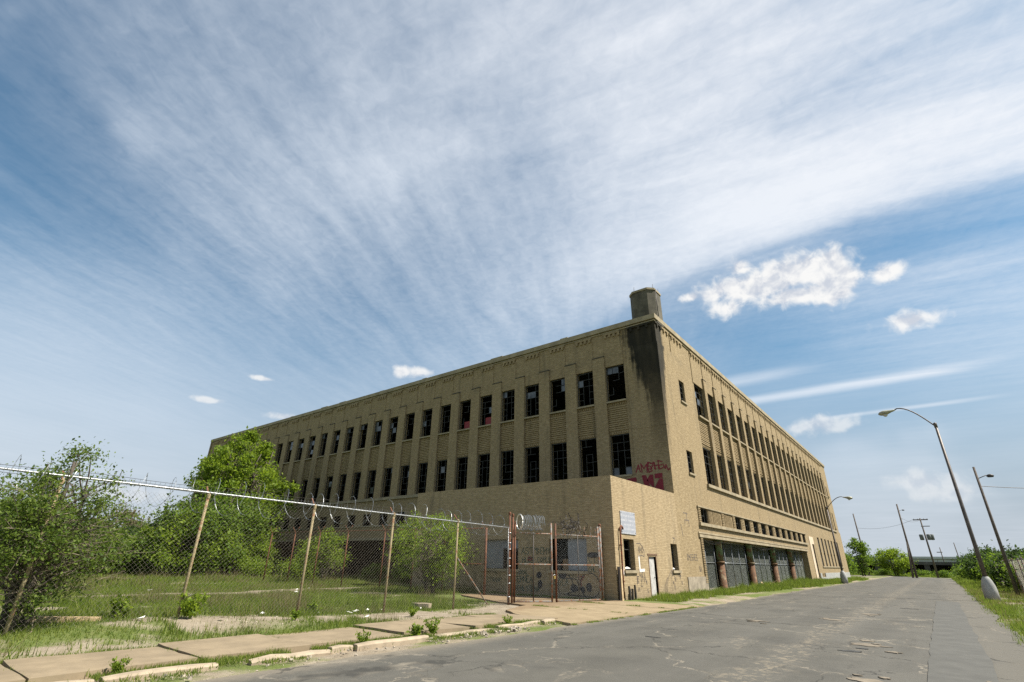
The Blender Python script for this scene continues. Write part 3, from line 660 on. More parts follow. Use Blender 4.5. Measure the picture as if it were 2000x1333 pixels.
# bricked-up bays of the strip with ribbed courses
mb = MB()
for (s0, s1) in ((6.1, 6.9), (7.0, 8.8), (9.7, 11.6)):
    for k in range(11): sbox(mb, 'R', s0, s1, 0, .035, 4.26+k*.087, 4.30+k*.087)
for (s0, s1) in ((3.92, 4.38), (9.0, 9.55), (11.8, 12.4)):
    for k in range(8): sbox(mb, 'R', s0, s1, 0, .06, 4.25+k*.12, 4.32+k*.12)
for k in range(9):
    for q in (14.35+2.72*k,):
        for j in range(7): sbox(mb, 'R', q, q+.7, 0, .03, 4.27+j*.135, 4.34+j*.135)
for k in range(26): sbox(mb, 'R', 3.72, 4.12, 0, .07, .55+k*.105, .61+k*.105)
mb.build('ribbed_brick_course', BRICK, BL, kind='stuff')
# concrete plinth patch, base and vents
MB().box(0, .05, .65, 4.12, 0, .92).build('concrete_plinth', simple('patched_plinth', (.26, .22, .165), .25, 2.), BL)
mb = MB(); mb.box(0, .06, 46.5, 47.55, 0, .9); mb.box(0, .06, 50.3, 74.4, 0, .9); mb.box(0, .06, 47.55, 50.3, 0, .42); mb.build('concrete_plinth', CONCG, BL)
# pale door surround and dark door
mb = MB(); mb.box(0, .05, 43.6, 44.9, .3, 5.1); mb.box(0, .05, 44.9, 46.35, 4.25, 5.1); mb.build('door_surround', TAN, BL)
dr = MB().box(-.15, -.10, 44.97, 46.28, .3, 4.18).build('door', DARKM, BL); MB().tube([(-.10, 45.1, 1.3), (-.04, 45.1, 1.3), (-.04, 45.1, 1.5)], .02).build('handle', GALV, dr)
for a, b, c, e in slits:
    q = MB().box(-.15, -.12, a, b, c, e).build('slit_window', simple('louvre_dark', (.06, .055, .05), .2, 3.), BL)
mb = MB(); mb.box(0, .1, 49.5, 69.0, 1.56, 1.70); mb.build('ledge', STONE, BL)
# columns of the loading bay with collars
cb = MB(); cb.lathe([(.30, 0), (.30, .12), (.25, .16), (.24, 1.72)], n=16); cb.lathe([(.29, 1.72), (.29, 1.86)], n=16); cb.lathe([(.235, 1.86), (.225, 3.05), (.30, 3.16), (.30, 3.3)], n=16)
cmesh = cb.mesh('column', COLM)
for s in (8.4, 16.5, 24.6, 32.3): link('column', cmesh, BL, (-.32, s, 0))
# mesh screens between the columns
def lattice(mb, fn, L, Hh, sp, r):
    """two families of diagonal wires over a L x Hh panel; fn(s,t)->xyz"""
    for sg in (1, -1):
        c = -Hh
        while c < L:
            a, b = max(0, c), min(L, c+Hh)
            if b > a:
                if sg > 0: p, q = (a, a-c), (b, b-c)
                else: p, q = (a, Hh-(a-c)), (b, Hh-(b-c))
                mb.tube([fn(*p), fn(*q)], r, 3, False)
            c += sp
for k, (s0, s1) in enumerate([(4.2, 8.15), (8.7, 16.2), (16.8, 24.3), (24.9, 32.0), (32.6, 40.3)]):
    fr = MB(); n = max(1, round((s1-s0)/1.9))
    for j in range(n+1): s = s0+(s1-s0)*j/n; fr.tube([(-.62, s, 0), (-.62, s, 3.25)], .03, 6)
    fr.tube([(-.62, s0, 1.75), (-.62, s1, 1.75)], .028, 6); fr.tube([(-.62, s0, 3.2), (-.62, s1, 3.2)], .028, 6)
    f = fr.build('screen_frame', GALV, BL)
    mb = MB(); lattice(mb, lambda s, t: (-.66, s0+s, t+.02), s1-s0, 3.2, .12, .004); mb.build('chain_link', simple('dull_wire', (.23, .25, .225), .2, 3., .7, .1), f, kind='stuff')
# sagging cables under the lintel
for (a, b, sg) in ((4.3, 9.5, .3), (4.3, 11, .18), (17, 24.5, .32), (18, 25, .2), (33, 40, .2)):
    MB().tube([(-.15, a+(b-a)*k/10, 3.26-sg*4*(k/10)*(1-k/10)) for k in range(11)], .025, 5).build('cable', WOODP, BL)
# interior: slabs, roof, and core walls added to keep the window openings dark
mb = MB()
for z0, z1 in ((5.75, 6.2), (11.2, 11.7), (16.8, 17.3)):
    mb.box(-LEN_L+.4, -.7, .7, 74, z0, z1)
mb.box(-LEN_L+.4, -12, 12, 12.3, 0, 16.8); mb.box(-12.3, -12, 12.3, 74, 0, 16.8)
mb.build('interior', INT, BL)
mb = MB(); mb.box(-LEN_L+.3, -.5, .5, 74.1, 17.5, 17.9); mb.build('roof', DARKST, BL)
dpm = MB().box(-.35, .35, .4, 1.1, 0, 3.2).mesh('dock_pier', simple('brown_pier', (.15, .09, .06), .3, 2.))
for s in (28, 36, 44, 52, 60): link('dock_pier', dpm, BL, (-s, 0, 0))
# chimney block on the corner: chamfered, with a stepped lip and two rods
def cham(x0, x1, y0, y1, c): return [(x0+c, y0), (x1-c, y0), (x1, y0+c), (x1, y1-c), (x1-c, y1), (x0+c, y1), (x0, y1-c), (x0, y0+c)]
ch = MB().prism(cham(-1.95, .02, .12, 2.1, .42), 17.9, 20.62).build('chimney', CHIM, BL)
MB().prism(cham(-2.0, .07, .07, 2.15, .43), 20.62, 20.78).build('chimney_lip', STONE, ch)
mb = MB()
for x, y in ((-1.5, .3), (-.15, .7), (-.1, 1.6)): mb.tube([(x, y, 20.7), (x+.04, y, 21.25)], .016, 5)
mb.build('lightning_rod', DARKM, ch)
MB().tube([(.09, .62, 20.7), (.1, .62, 18.4)], .03, 6).build('conductor', DARKM, ch)

# ------------------------------------------------------------------ graffiti ribbons
def ribbon(mb, side, pts, wd, d, Y0=0.):
    """flat strokes on a wall plane: pts in (s, z)"""
    for i in range(len(pts)-1):
        a, b = Vector(pts[i]), Vector(pts[i+1]); t = b-a
        if t.length < 1e-6: continue
        t.normalize(); nn = Vector((-t.y, t.x))*wd/2; a = a-t*wd*.25; b = b+t*wd*.25
        mb.stroke = getattr(mb, 'stroke', 0)+1; dd = d+.00015*(mb.stroke % 40)
        q = [a+nn, b+nn, b-nn, a-nn]
        if side == 'L': mb.quad(*[(-p.x, Y0-dd, p.y) for p in q])
        else: mb.quad(*[(dd, p.x, p.y) for p in q])
FONT = {'A': [[(0, 0), (.5, 1), (1, 0)], [(.2, .4), (.8, .4)]], 'B': [[(0, 0), (0, 1), (.8, .85), (.1, .5), (.9, .2), (0, 0)]], 'C': [[(1, .9), (.3, 1), (0, .5), (.3, 0), (1, .1)]], 'E': [[(1, 1), (0, 1), (0, 0), (1, 0)], [(0, .5), (.7, .5)]],
        'H': [[(0, 0), (0, 1)], [(1, 0), (1, 1)], [(0, .5), (1, .5)]], 'M': [[(0, 0), (0, 1), (.5, .4), (1, 1), (1, 0)]], 'N': [[(0, 0), (0, 1), (1, 0), (1, 1)]], 'O': [[(.5, 1), (0, .5), (.5, 0), (1, .5), (.5, 1)]], 'P': [[(0, 0), (0, 1), (1, .8), (0, .5)]],
        'R': [[(0, 0), (0, 1), (1, .8), (0, .5), (1, 0)]], 'S': [[(1, .9), (.2, 1), (.1, .6), (.9, .4), (.8, 0), (0, .1)]], 'T': [[(0, 1), (1, 1)], [(.5, 1), (.5, 0)]], 'U': [[(0, 1), (.1, 0), (.9, .05), (1, 1)]], 'Y': [[(0, 1), (.5, .5), (1, 1)], [(.5, .5), (.4, 0)]],
        'V': [[(0, 1), (.5, 0), (1, 1)]], 'Z': [[(0, 1), (1, 1), (0, 0), (1, 0)]], '4': [[(.7, 0), (.7, 1), (0, .35), (1, .35)]], 'L': [[(0, 1), (0, 0), (.9, .05)]], 'I': [[(.5, 0), (.5, 1)]], 'D': [[(0, 0), (0, 1), (.9, .5), (0, 0)]]}
def scrawl(mb, side, txt, s, z, h, wd, d, Y0=0., step=.75, sgn=None, jit=.06):
    sgn = (-1 if side == 'L' else 1) if sgn is None else sgn
    for c in txt:
        if c != ' ':
            for st_ in FONT[c]:
                pts = [(s+sgn*(px*h*.62+random.uniform(-jit, jit)*h), z+py*h+random.uniform(-jit, jit)*h) for px, py in st_]; ribbon(mb, side, pts, wd, d, Y0)
        s += sgn*h*step; z += random.uniform(-.03, .03)*h
mb = MB()
scrawl(mb, 'L', 'AMC', 2.42, 7.14, .55, .075, .006, jit=.09); scrawl(mb, 'L', 'SAHE', 1.62, 7.3, .46, .065, .006, jit=.12, step=.6); ribbon(mb, 'L', [(.52, 7.55), (.38, 7.25), (.32, 7.5), (.2, 7.15), (.05, 7.25)], .07, .006)
# big block letters below
for P in ([(2.05, 6.95), (1.75, 6.95), (1.45, 6.0), (1.85, 5.95)], [(1.72, 6.6), (1.25, 6.05), (1.25, 6.95), (1.48, 6.95)], [(1.15, 6.98), (.62, 7.0), (.62, 6.7), (1.15, 6.68)], [(.86, 6.66), (.62, 6.66), (.62, 5.7), (1.35, 5.9)]):
    MB().quad(*[(-a, -.012, b) for a, b in P]).build('graffiti_block', RED, BL)
ribbon(mb, 'L', [(3.6, 6.62), (2.5, 6.72)], .28, .006)
mb.build('graffiti', RED, BL)
mb = MB()
for P in ([(1.2, 4.62), (1.9, 4.62)], [(1.75, 4.6), (1.75, 4.2)], [(1.3, 4.2), (2.1, 4.2)], [(1.32, 4.2), (1.3, 3.95)], [(2.0, 4.2), (2.0, 3.85)], [(.55, 3.9), (.7, 3.2)]): ribbon(mb, 'R', P, .06, .006)
scrawl(mb, 'R', 'RMESHES', 1.0, 1.85, .34, .035, .006); scrawl(mb, 'R', 'SA', 2.9, 1.2, .3, .03, .006)
mb.build('graffiti', GREYP, BL)

# ------------------------------------------------------------------ annex
AX = thing('brick_annex', 'low flat roofed tan brick annex with boarded windows and graffiti', 'building')
AY, AL, AH = -8.418, 14.4, 5.68
mb = MB()
# front (shaded) wall uses W('L') shifted by AY
def shiftY(m2):
    for i, (x, y, z) in enumerate(m2.v): m2.v[i] = (x, y+AY, z)
f = MB(); wL1, wL2 = (5.85, 8.3, 1.22, 2.72), (1.55, 3.8, 1.22, 2.72)
wall_panel(f, 'L', 0, AL, 0, AH, 0, [wL1, wL2], .35); shiftY(f)
rw = MB(); rw1, rwd, rw2 = (-7.48, -6.3, 1.3, 2.73), (-4.65, -3.75, .02, 1.96), (-1.47, -.5, 1.28, 2.7)
wall_panel(rw, 'R', AY, -.001, 0, AH, 0, [rw1, rwd, rw2], .35)
for q in (f, rw):
    k = len(mb.v); mb.v += q.v; mb.f += [tuple(i+k for i in ff) for ff in q.f]; mb.sm += q.sm
mb.quad((-AL, AY, 0), (-AL, -.01, 0), (-AL, -.01, AH), (-AL, AY, AH))
mb.quad((-AL, AY, AH), (0, AY, AH), (0, AY+.35, AH), (-AL, AY+.35, AH)); mb.quad((0, AY+.35, AH), (0, -.01, AH), (-.35, -.01, AH), (-.35, AY+.35, AH)); mb.quad((-.35, AY+.35, AH), (-.35, -.01, AH), (-.35, -.01, 5.2), (-.35, AY+.35, 5.2))
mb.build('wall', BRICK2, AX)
mb = MB(); mb.box(-AL+.01, -.36, AY+.37, -.02, 5.05, 5.25); mb.build('roof', DARKST, AX)
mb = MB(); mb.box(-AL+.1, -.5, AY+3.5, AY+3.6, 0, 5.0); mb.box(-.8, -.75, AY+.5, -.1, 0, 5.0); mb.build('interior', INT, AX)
for (a, b, z, wl) in ((5.75, 8.4, 1.22, 'F'), (1.45, 3.9, 1.22, 'F'), (-7.58, -6.2, 1.3, 'R'), (-1.57, -.4, 1.28, 'R')):
    m2 = MB()
    if wl == 'F': m2.box(-b, -a, AY-.08, AY+.2, z-.13, z)
    else: m2.box(-.2, .09, a, b, z-.13, z)
    m2.build('sill', STONE, AX)
# boards in the front windows
MB().box(-8.28, -7.02, AY+.14, AY+.18, 1.24, 2.70).build('board', BOARD, AX); MB().box(-7.0, -5.87, AY+.14, AY+.18, 2.26, 2.70).build('board', BOARD, AX)
MB().box(-2.72, -1.57, AY+.12, AY+.16, 1.24, 2.70).build('board', BOARD, AX); MB().box(-3.1, -2.75, AY+.2, AY+.24, 1.24, 1.75).build('board', simple('brown_board', (.16, .10, .05), .2, 3.), AX)
# side windows and door
for (a, b, c, e) in (rw1, rw2):
    q = link('window', m_sash(b-a-.04, e-c-.04, 2, 3, 7), AX, (-.28, (a+b)/2, c+.02), -math.pi/2)
    link('glass_shard', MB().quad((-.5, 0, .0), (.5, 0, .0), (.42, 0, .12), (.2, 0, .05), (-.1, 0, .1), (-.4, 0, .04)).mesh('glass_shard', WHITE), q, (0, .05, .04))
d = MB().box(-.14, -.09, rwd[0]+.04, rwd[1]-.04, .02, 1.93).build('door', DOORW, AX)
mb = MB(); mb.box(-.12, .015, rwd[0]-.08, rwd[0]+.0, 0, 2.02); mb.box(-.12, .015, rwd[1], rwd[1]+.07, 0, 2.02); mb.box(-.12, .02, rwd[0]-.16, rwd[1]+.2, 2.02, 2.10); mb.build('door_frame', simple('brown_frame', (.14, .085, .05), .3, 6.), d)
MB().tube([(-.09, -3.95, .95), (-.03, -3.95, .95)], .025).build('handle', GALV, d)
# graffiti on the annex: green and black lines on the front wall, scribbles on the side wall
mb = MB(); random.seed(3)
for (t, s, z, h) in (('ASTP', 5.6, 1.95, .34), ('HLRE', 5.55, 1.55, .26), ('BEMY', 4.6, 1.98, .30), ('COPLE', 4.55, 1.58, .24), ('BEMNEA', 6.1, .62, .28), ('HNTHLSTENA', 6.2, .2, .24), ('SORAL', 5.9, .98, .2), ('CT', 1.45, 1.62, .3), ('CHL', 1.5, 1.2, .2), ('ASOCA', 3.75, .55, .3), ('HTL', 2.6, .9, .24), ('PATRE', 8.1, 1.0, .24), ('LTANAP', 8.0, .55, .24)):
    scrawl(mb, 'L', t, s, z, h, .03, .006, AY, jit=.09)
mb.build('graffiti', GREENP, AX)
mb = MB()
def arc(cx, cz, rx, rz_, a0, a1, n=14): return [(cx+rx*math.cos(a0+(a1-a0)*k/n), cz+rz_*math.sin(a0+(a1-a0)*k/n)) for k in range(n+1)]
for P in (arc(2.85, .55, .45, .5, -.9, 3.6), arc(1.45, .6, .55, .55, -1.2, 4.3), [(3.2, .9), (2.2, .85), (2.0, .4), (2.9, .15), (1.2, .1)], arc(8.9, 1.7, .35, .35, .4, 5.5), arc(9.7, 1.7, .3, .32, 2.2, 7.5), [(9.3, 2.0), (9.3, 1.3)]): ribbon(mb, 'L', P, .04, .006, AY)
mb.build('graffiti', BLACKP, AX)
for (s, z, a, b) in ((2.35, .45, .42, .36), (1.85, .4, .22, .3), (1.5, .5, .32, .4), (3.0, 1.02, .5, .3), (4.45, .98, .34, .3), (4.4, .55, .28, .4), (1.15, 1.95, .7, .25)):
    m2 = [(s+a/2*math.cos(t)*random.uniform(.9, 1.25), z+b/2*math.sin(t)*random.uniform(.9, 1.25)) for t in [k*math.pi/4+.4 for k in range(8)]]
    MB().quad(*[(-x, AY-.014, y) for x, y in m2]).build('graffiti_block', BLACKP, AX)
mb = MB(); ribbon(mb, 'L', [(2.15, .95), (1.75, 1.0), (1.95, .75), (2.1, .95)], .03, .008, AY); ribbon(mb, 'L', [(1.95, .75), (1.9, .45)], .03, .008, AY); mb.build('graffiti', RED, AX); mb = MB(); ribbon(mb, 'L', arc(5.05, 1.75, .12, .08, 0, 6), .06, .008, AY); mb.build('graffiti', RED, AX)
mb = MB()
for k in range(26):
    s = random.uniform(-7.6, -5.0) if k < 14 else random.uniform(-3.4, -.3); z = random.uniform(.25, 1.1)
    scrawl(mb, 'R', random.choice('ASENMRCHZ4'), s, z, random.uniform(.16, .34), .026, .006, jit=.16)
ribbon(mb, 'R', [(-6.0, 2.55), (-5.6, 2.58), (-5.3, 2.42), (-5.15, 2.2), (-5.2, 1.95), (-5.5, 2.0), (-5.95, 1.95)], .035, .006); scrawl(mb, 'R', 'AMO', -5.9, 2.1, .3, .022, .006)
for k in range(5): ribbon(mb, 'R', [(-2.9+k*.1, .1), (-2.85+k*.08, .55), (-2.6+k*.16, .8+.08*k), (-2.3+k*.18, .95+.1*k)], .016, .006)
ribbon(mb, 'R', [(-1.0, 3.05), (-.75, 3.0), (-.98, 2.75)], .05, .006)
mb.build('graffiti', GREYP, AX)
mb = MB(); ribbon(mb, 'R', [(-5.85, 1.95), (-5.82, 1.28), (-5.3, 1.3)], .14, .007); mb.build('graffiti', WHITEP, AX)
mb = MB(); ribbon(mb, 'R', [(-7.75, 1.6), (-7.7, 1.15)], .16, .007); mb.build('graffiti', WHITEP, AX)
# sign board, drain pipes, leaning scrap
sg = thing('wall_sign', 'faded white metal sign board with illegible rows high on the annex wall', 'sign', (.01, -6.85, 3.5))
mb = MB(); nn_ = 7
mb.prism([(0, -.82), (.03, -.82), (.03, .82), (0, .82)], -.54, .54); q = mb.build('sign_panel', SIGN, sg)
mb = MB()
for yy in (-.74, .74):
    for zz in (-.46, .46): mb.lathe([(.03, 0), (.03, .012)], (.03, yy, zz), 8)
mb.build('screw', RUST, sg)
random.seed(9)
dp = thing('drain_pipe', 'thin rusty pipe with hooked top on the sunlit annex wall', 'pipe', (.1, -7.95, 0))
MB().tube([(.0, -.05, .1), (0, 0, 1.5), (0, .02, 3.1), (.0, .06, 3.24), (0, .16, 3.30), (0, .28, 3.24), (0, .32, 3.15)], .045, 8).build('pipe', rusty('brown_pipe', (.10, .05, .028)), dp)
mb = MB(); [mb.box(-.1, .06, -.07, .07, z, z+.04) for z in (.8, 2.4)]; mb.build('bracket', RUST, dp)
dp2 = thing('drain_pipe', 'straight dark downpipe on the shaded annex front near its corner', 'pipe', (-.72, AY-.1, 0))
MB().tube([(0, 0, 0), (.02, 0, 3.0)], .06, 8).build('pipe', DARKM, dp2); mb = MB(); [mb.box(-.08, .08, -.06, .1, z, z+.04) for z in (.7, 2.3)]; mb.build('bracket', DARKM, dp2)
lp = thing('leaning_board', 'tall charred board leaning on the annex corner beside the hooked pipe', 'board', (.12, AY+.06, 0))
MB().box(-.04, .03, -.12, .08, 0, 1.45, top=.9).build('board', simple('blackish', (.025, .02, .018), .3, 5.), lp); MB().box(.035, .075, .0, .14, 0, 1.35).build('lit_side', WOOD, lp)  # orange strip stands for the sunlit side of the black piece
for i, (y, h, lean, t) in enumerate(((-7.55, .62, .1, 'thin'), (-7.3, .5, -.12, 'short split'), (-6.95, .66, .05, 'upright'))):
    o = thing('timber_stub', t+' dark timber stub standing under the annex side window', 'timber', (.2, y, 0), 'dark timber stubs by the annex wall')
    MB().box(-.05, .05, -.05, .05, 0, h, M=Matrix.Rotation(lean, 4, 'X'), top=.7).build('stub', DARKM, o)

# ------------------------------------------------------------------ chain-link fence along the street
def fence_post(name, h, r, mt, arm=True, parent=None, loc=(0, 0, 0), armv=(-.24, 0, .26)):
    p = MB().tube([(0, 0, -.3), (0, 0, h)], r, 8).build(name, mt, parent, loc)
    MB().lathe([(r*1.35, h-.05), (r*1.35, h+.04), (r*.7, h+.08)], n=8).build('post_cap', mt, p)
    if arm: MB().box(-.018, .018, -.012, .012, 0, math.sqrt(sum(a*a for a in armv)), M=Matrix.Translation((0, 0, h)) @ Vector(armv).to_track_quat('Z', 'Y').to_matrix().to_4x4()).build('barb_arm', RUST, p)
    return p
FX = -2.2
FE = thing('chain_link_fence', 'tall street fence of rusty posts with razor wire coils along its bright top rail', 'fence', (FX, -20, 0))
posts = [-35.3, -32.2, -29.1, -26.15, -23.14, -20.15, -17.0]
for y in posts:
    z = float(ghz(FX, y)); fence_post('post', 2.98, .036, POST, True, FE, (0, y+20, 0))
rail_z = lambda y: 2.93+.012*(-14-y)
MB().tube([(0, y+20, rail_z(y)) for y in np.arange(-35.3, -13.6, 1.)]+[(0, 6.28, rail_z(-13.7))], .022, 8).build('top_rail', GALV, FE)
mb = MB(); lattice(mb, lambda s, t: (.05, -35.3+s+20, t+.03), 21.5, 2.92, .105, .0017); chl = mb.build('chain_link', WIRE, FE, kind='stuff')
mb = MB()
for y in np.arange(-35.3, -13.8, .105):      # twisted ends standing above the rail, and the spiralled tie wire round it
    mb.tube([(.05, y+20, 2.9+.012*(-14-y)), (.05, y+20.02, 3.03+.012*(-14-y))], .004, 3, False)
    mb.tube([(-.036, y+20, rail_z(y)-.03), (.04, y+20.03, rail_z(y)), (-.036, y+20.06, rail_z(y)+.036)], .004, 3, False)
mb.build('wire_ends', GALV, FE, kind='stuff')
def coil(mb, ax, L, rad, pitch, r, n=18, sag=.05, seed=1, wob_=.15):
    rd = random.Random(seed); pts = []; turns = int(L/pitch)
    rj = [1+rd.uniform(-wob_, wob_) for _ in range(turns+2)]; zj = [rd.uniform(-sag, sag) for _ in range(turns+2)]; pj = [rd.uniform(-.35, .35)*pitch for _ in range(turns+2)]
    for k in range(turns*n+1):
        t = k/n; i = int(t); f_ = t-i; rad_ = rad*(rj[i]*(1-f_)+rj[i+1]*f_); zz = zj[i]*(1-f_)+zj[i+1]*f_; pp = pj[i]*(1-f_)+pj[i+1]*f_
        th = 2*math.pi*t; pts.append(ax(t*pitch+pp, rad_*math.cos(th), zz+rad_*math.sin(th)))
    mb.tube(pts, r, 4, False)
    # razor barbs: small flat diamonds
    for k in range(0, len(pts)-1, 2):
        a, b = Vector(pts[k]), Vector(pts[k+1]); t = (b-a).normalized(); s_ = t.orthogonal().normalized()*.022
        mb.quad(a-t*.03, a+s_, a+t*.03, a-s_)
mb = MB(); coil(mb, lambda s, a, b: (-.1+a, -35+s+20, 3.02+b), 21.3, .40, .60, .0045, seed=4); mb.build('razor_coil', GALV, FE, kind='stuff')
mb = MB()
for k, (dx_, dz_) in enumerate(((-.08, .08), (-.16, .17), (-.24, .26))): mb.tube([(dx_, y+20, 2.98+dz_+.02*math.sin(y*2+k)) for y in np.arange(-35.2, -13.8, .7)], .005, 3, False)
mb.build('barbed_wire', DARKM, FE)
MB().tube([(0, 3.0, 1.75), (.0, 4.9, .05)], .022, 6).build('brace', RUSTG, FE)
# terminal double post with bands, then the gate
gp = fence_post('post', 3.5, .045, RUST, False, FE, (0, 6.22, 0)); gp2 = fence_post('post', 3.45, .04, RUST, False, FE, (.02, 6.42, 0))
mb = MB(); [mb.lathe([(.075, z), (.075, z+.035)], (0, 6.22, 0), 10) for z in (.25, .75, 1.05, 1.4, 1.7, 2.05, 2.3, 2.7)]; mb.tube([(.03, 6.1, .05), (.03, 6.1, 2.9)], .012, 6); mb.build('tension_band', GALV, FE)
def gate_leaf(name, label, a, b, hinge_mat, free_mat, h=3.05, hz=3.2):
    a, b = Vector(a), Vector(b); dv = b-a; L = dv.length; rzz = math.atan2(dv.y, dv.x)
    o = thing(name, label, 'gate', (a.x, a.y, 0), 'gate leaves between the fence and the annex', rz=rzz)
    MB().tube([(0, 0, .04), (0, 0, hz)], .042, 8).build('hinge_stile', hinge_mat, o); MB().tube([(L, 0, .04), (L, 0, hz)], .042, 8).build('lock_stile', free_mat, o)
    for z in (.08, 1.5, 2.75): MB().tube([(.03, 0, z), (L-.03, 0, z)], .026, 6).build('rail', RUSTG, o)
    MB().tube([(L*.5, 0, .08), (L*.5, 0, 2.75)], .025, 6).build('mid_stile', DARKM, o)
    mb = MB(); lattice(mb, lambda s, t: (s+.03, .03, t+.08), L-.06, 2.68, .105, .0011); mb.build('chain_link', WIREG, o, kind='stuff')
    return o
gate_leaf('gate_leaf', 'gate leaf next to the rusty double post, grey mesh on pipe frame', (-2.16, -13.45, 0), (-1.28, -11.95, 0), RUST, RUSTG)
G2 = gate_leaf('gate_leaf', 'gate leaf hung from pale post by the annex corner', (-.5, -9.12, 0), (-1.22, -11.7, 0), RUSTG, RUST)
bp = thing('gate_post', 'pale rust streaked gate post standing in front of the annex corner', 'post', (-.46, -8.98, 0)); MB().tube([(0, 0, -.2), (0, 0, 3.25)], .055, 8).build('pipe', RUSTG, bp); MB().lathe([(.07, 3.22), (.07, 3.3), (.03, 3.34)], n=8).build('post_cap', RUST, bp)
ld = thing('chain_lock', 'brass coloured padlock and chain joining the two gate leaves', 'padlock', (-1.25, -11.82, 1.0)); MB().box(-.05, .05, -.04, .04, -.06, .06).build('padlock', simple('brass', (.5, .36, .12), .2, 8., .4, .6), ld); MB().tube([(0, -.12, .08), (.06, 0, .1), (0, .12, .08), (-.06, 0, .06), (0, -.12, .08)], .015, 5).build('chain', GALV, ld)
# razor wire bundle on top of the gate
rc = thing('razor_wire_roll', 'tight roll of razor wire with one bright ring above the left gate leaf', 'razor wire', (-2.0, -13.2, 3.2))
mb = MB(); coil(mb, lambda s, a, b: (s*.42+a*.75, s*.9-a*.35, b), 1.15, .30, .085, .012, seed=8, sag=.04, wob_=.08); mb.build('coil', GALV, rc)
MB().tube([(-.05+.27*math.cos(t), -.08-.13*math.cos(t), .31*math.sin(t)) for t in np.linspace(0, 2*math.pi, 25)], .022, 6).build('ring', simple('bright_steel', (.75, .72, .68), .1, 9., .35, .5), rc)
tg = thing('razor_wire_tangle', 'dark tangled heap of old razor wire sagging over the right gate leaf', 'razor wire', (-1.0, -10.7, 2.95))
rd = random.Random(12); mb = MB()
for k in range(26):
    p = Vector((rd.uniform(-.1, .1), rd.uniform(-.9, .8), rd.uniform(-.05, .25))); pts = []; v_ = Vector((rd.uniform(-1, 1), rd.uniform(-1, 1), rd.uniform(-.6, 1)))*.1
    for q in range(14):
        pts.append(p.copy()); v_ = (v_+Vector((rd.uniform(-1, 1), rd.uniform(-1, 1), rd.uniform(-1, 1)))*.06); v_ = v_.normalized()*.1; p = p+v_; p.x *= .9; p.z = p.z*.93+.01
    mb.tube(pts, .010, 4, False)
    for q in pts[::2]:
        s_ = Vector((rd.uniform(-1, 1), rd.uniform(-1, 1), rd.uniform(-1, 1))).normalized()*.05; t_ = s_.orthogonal().normalized()*.03; mb.quad(q-s_, q+t_, q+s_, q-t_)
mb.build('wire', DARKM, tg)
mb = MB(); coil(mb, lambda s, a, b: (.12+s*.26+a*.5, .5+s*.95-a*.2, -.02+b), 1.5, .22, .3, .009, seed=15, wob_=.3); mb.build('loose_coil', RUSTG, tg)

# inner old fence
IF = thing('inner_fence', 'old rusted fence with V shaped arms crossing the lawn behind the street fence', 'fence', (-15, -12, 0))
A, B = Vector((-6.3, -10.6, 0)), Vector((-24.5, -12.7, 0))
ipx = [0, .15, .27, .40, .575, .72, .86, 1.0]
for t in ipx:
    p = A.lerp(B, t)-Vector((-15, -12, 0)); thick = t == 0
    q = MB().tube([(0, 0, -.2), (0, 0, 3.2)], .06 if thick else .038, 8).build('post', RUST, IF, p)
    mb = MB(); mb.tube([(0, 0, 3.15), (-.26, -.1, 3.5)], .016, 5); mb.tube([(0, 0, 3.15), (.24, .1, 3.52)], .016, 5); mb.build('barb_arm', RUST, q)
dvec = (B-A); Lf = dvec.length; dv = dvec.normalized(); a0 = A-Vector((-15, -12, 0))
MB().tube([a0+Vector((0, 0, 3.18)), a0+dvec+Vector((0, 0, 3.18))], .026, 6).build('top_rail', RUST, IF)
MB().tube([a0+Vector((0, 0, 1.45)), a0+dv*2.4+Vector((0, 0, 1.45))], .026, 6).build('mid_rail', RUST, IF)
mb = MB(); lattice(mb, lambda s, t: tuple(a0+dv*s+Vector((0, 0, t+.1))), Lf, 3.05, .12, .0022); mb.build('chain_link', simple('rusty_wire', (.085, .055, .035), .3, 3.), IF, kind='stuff')

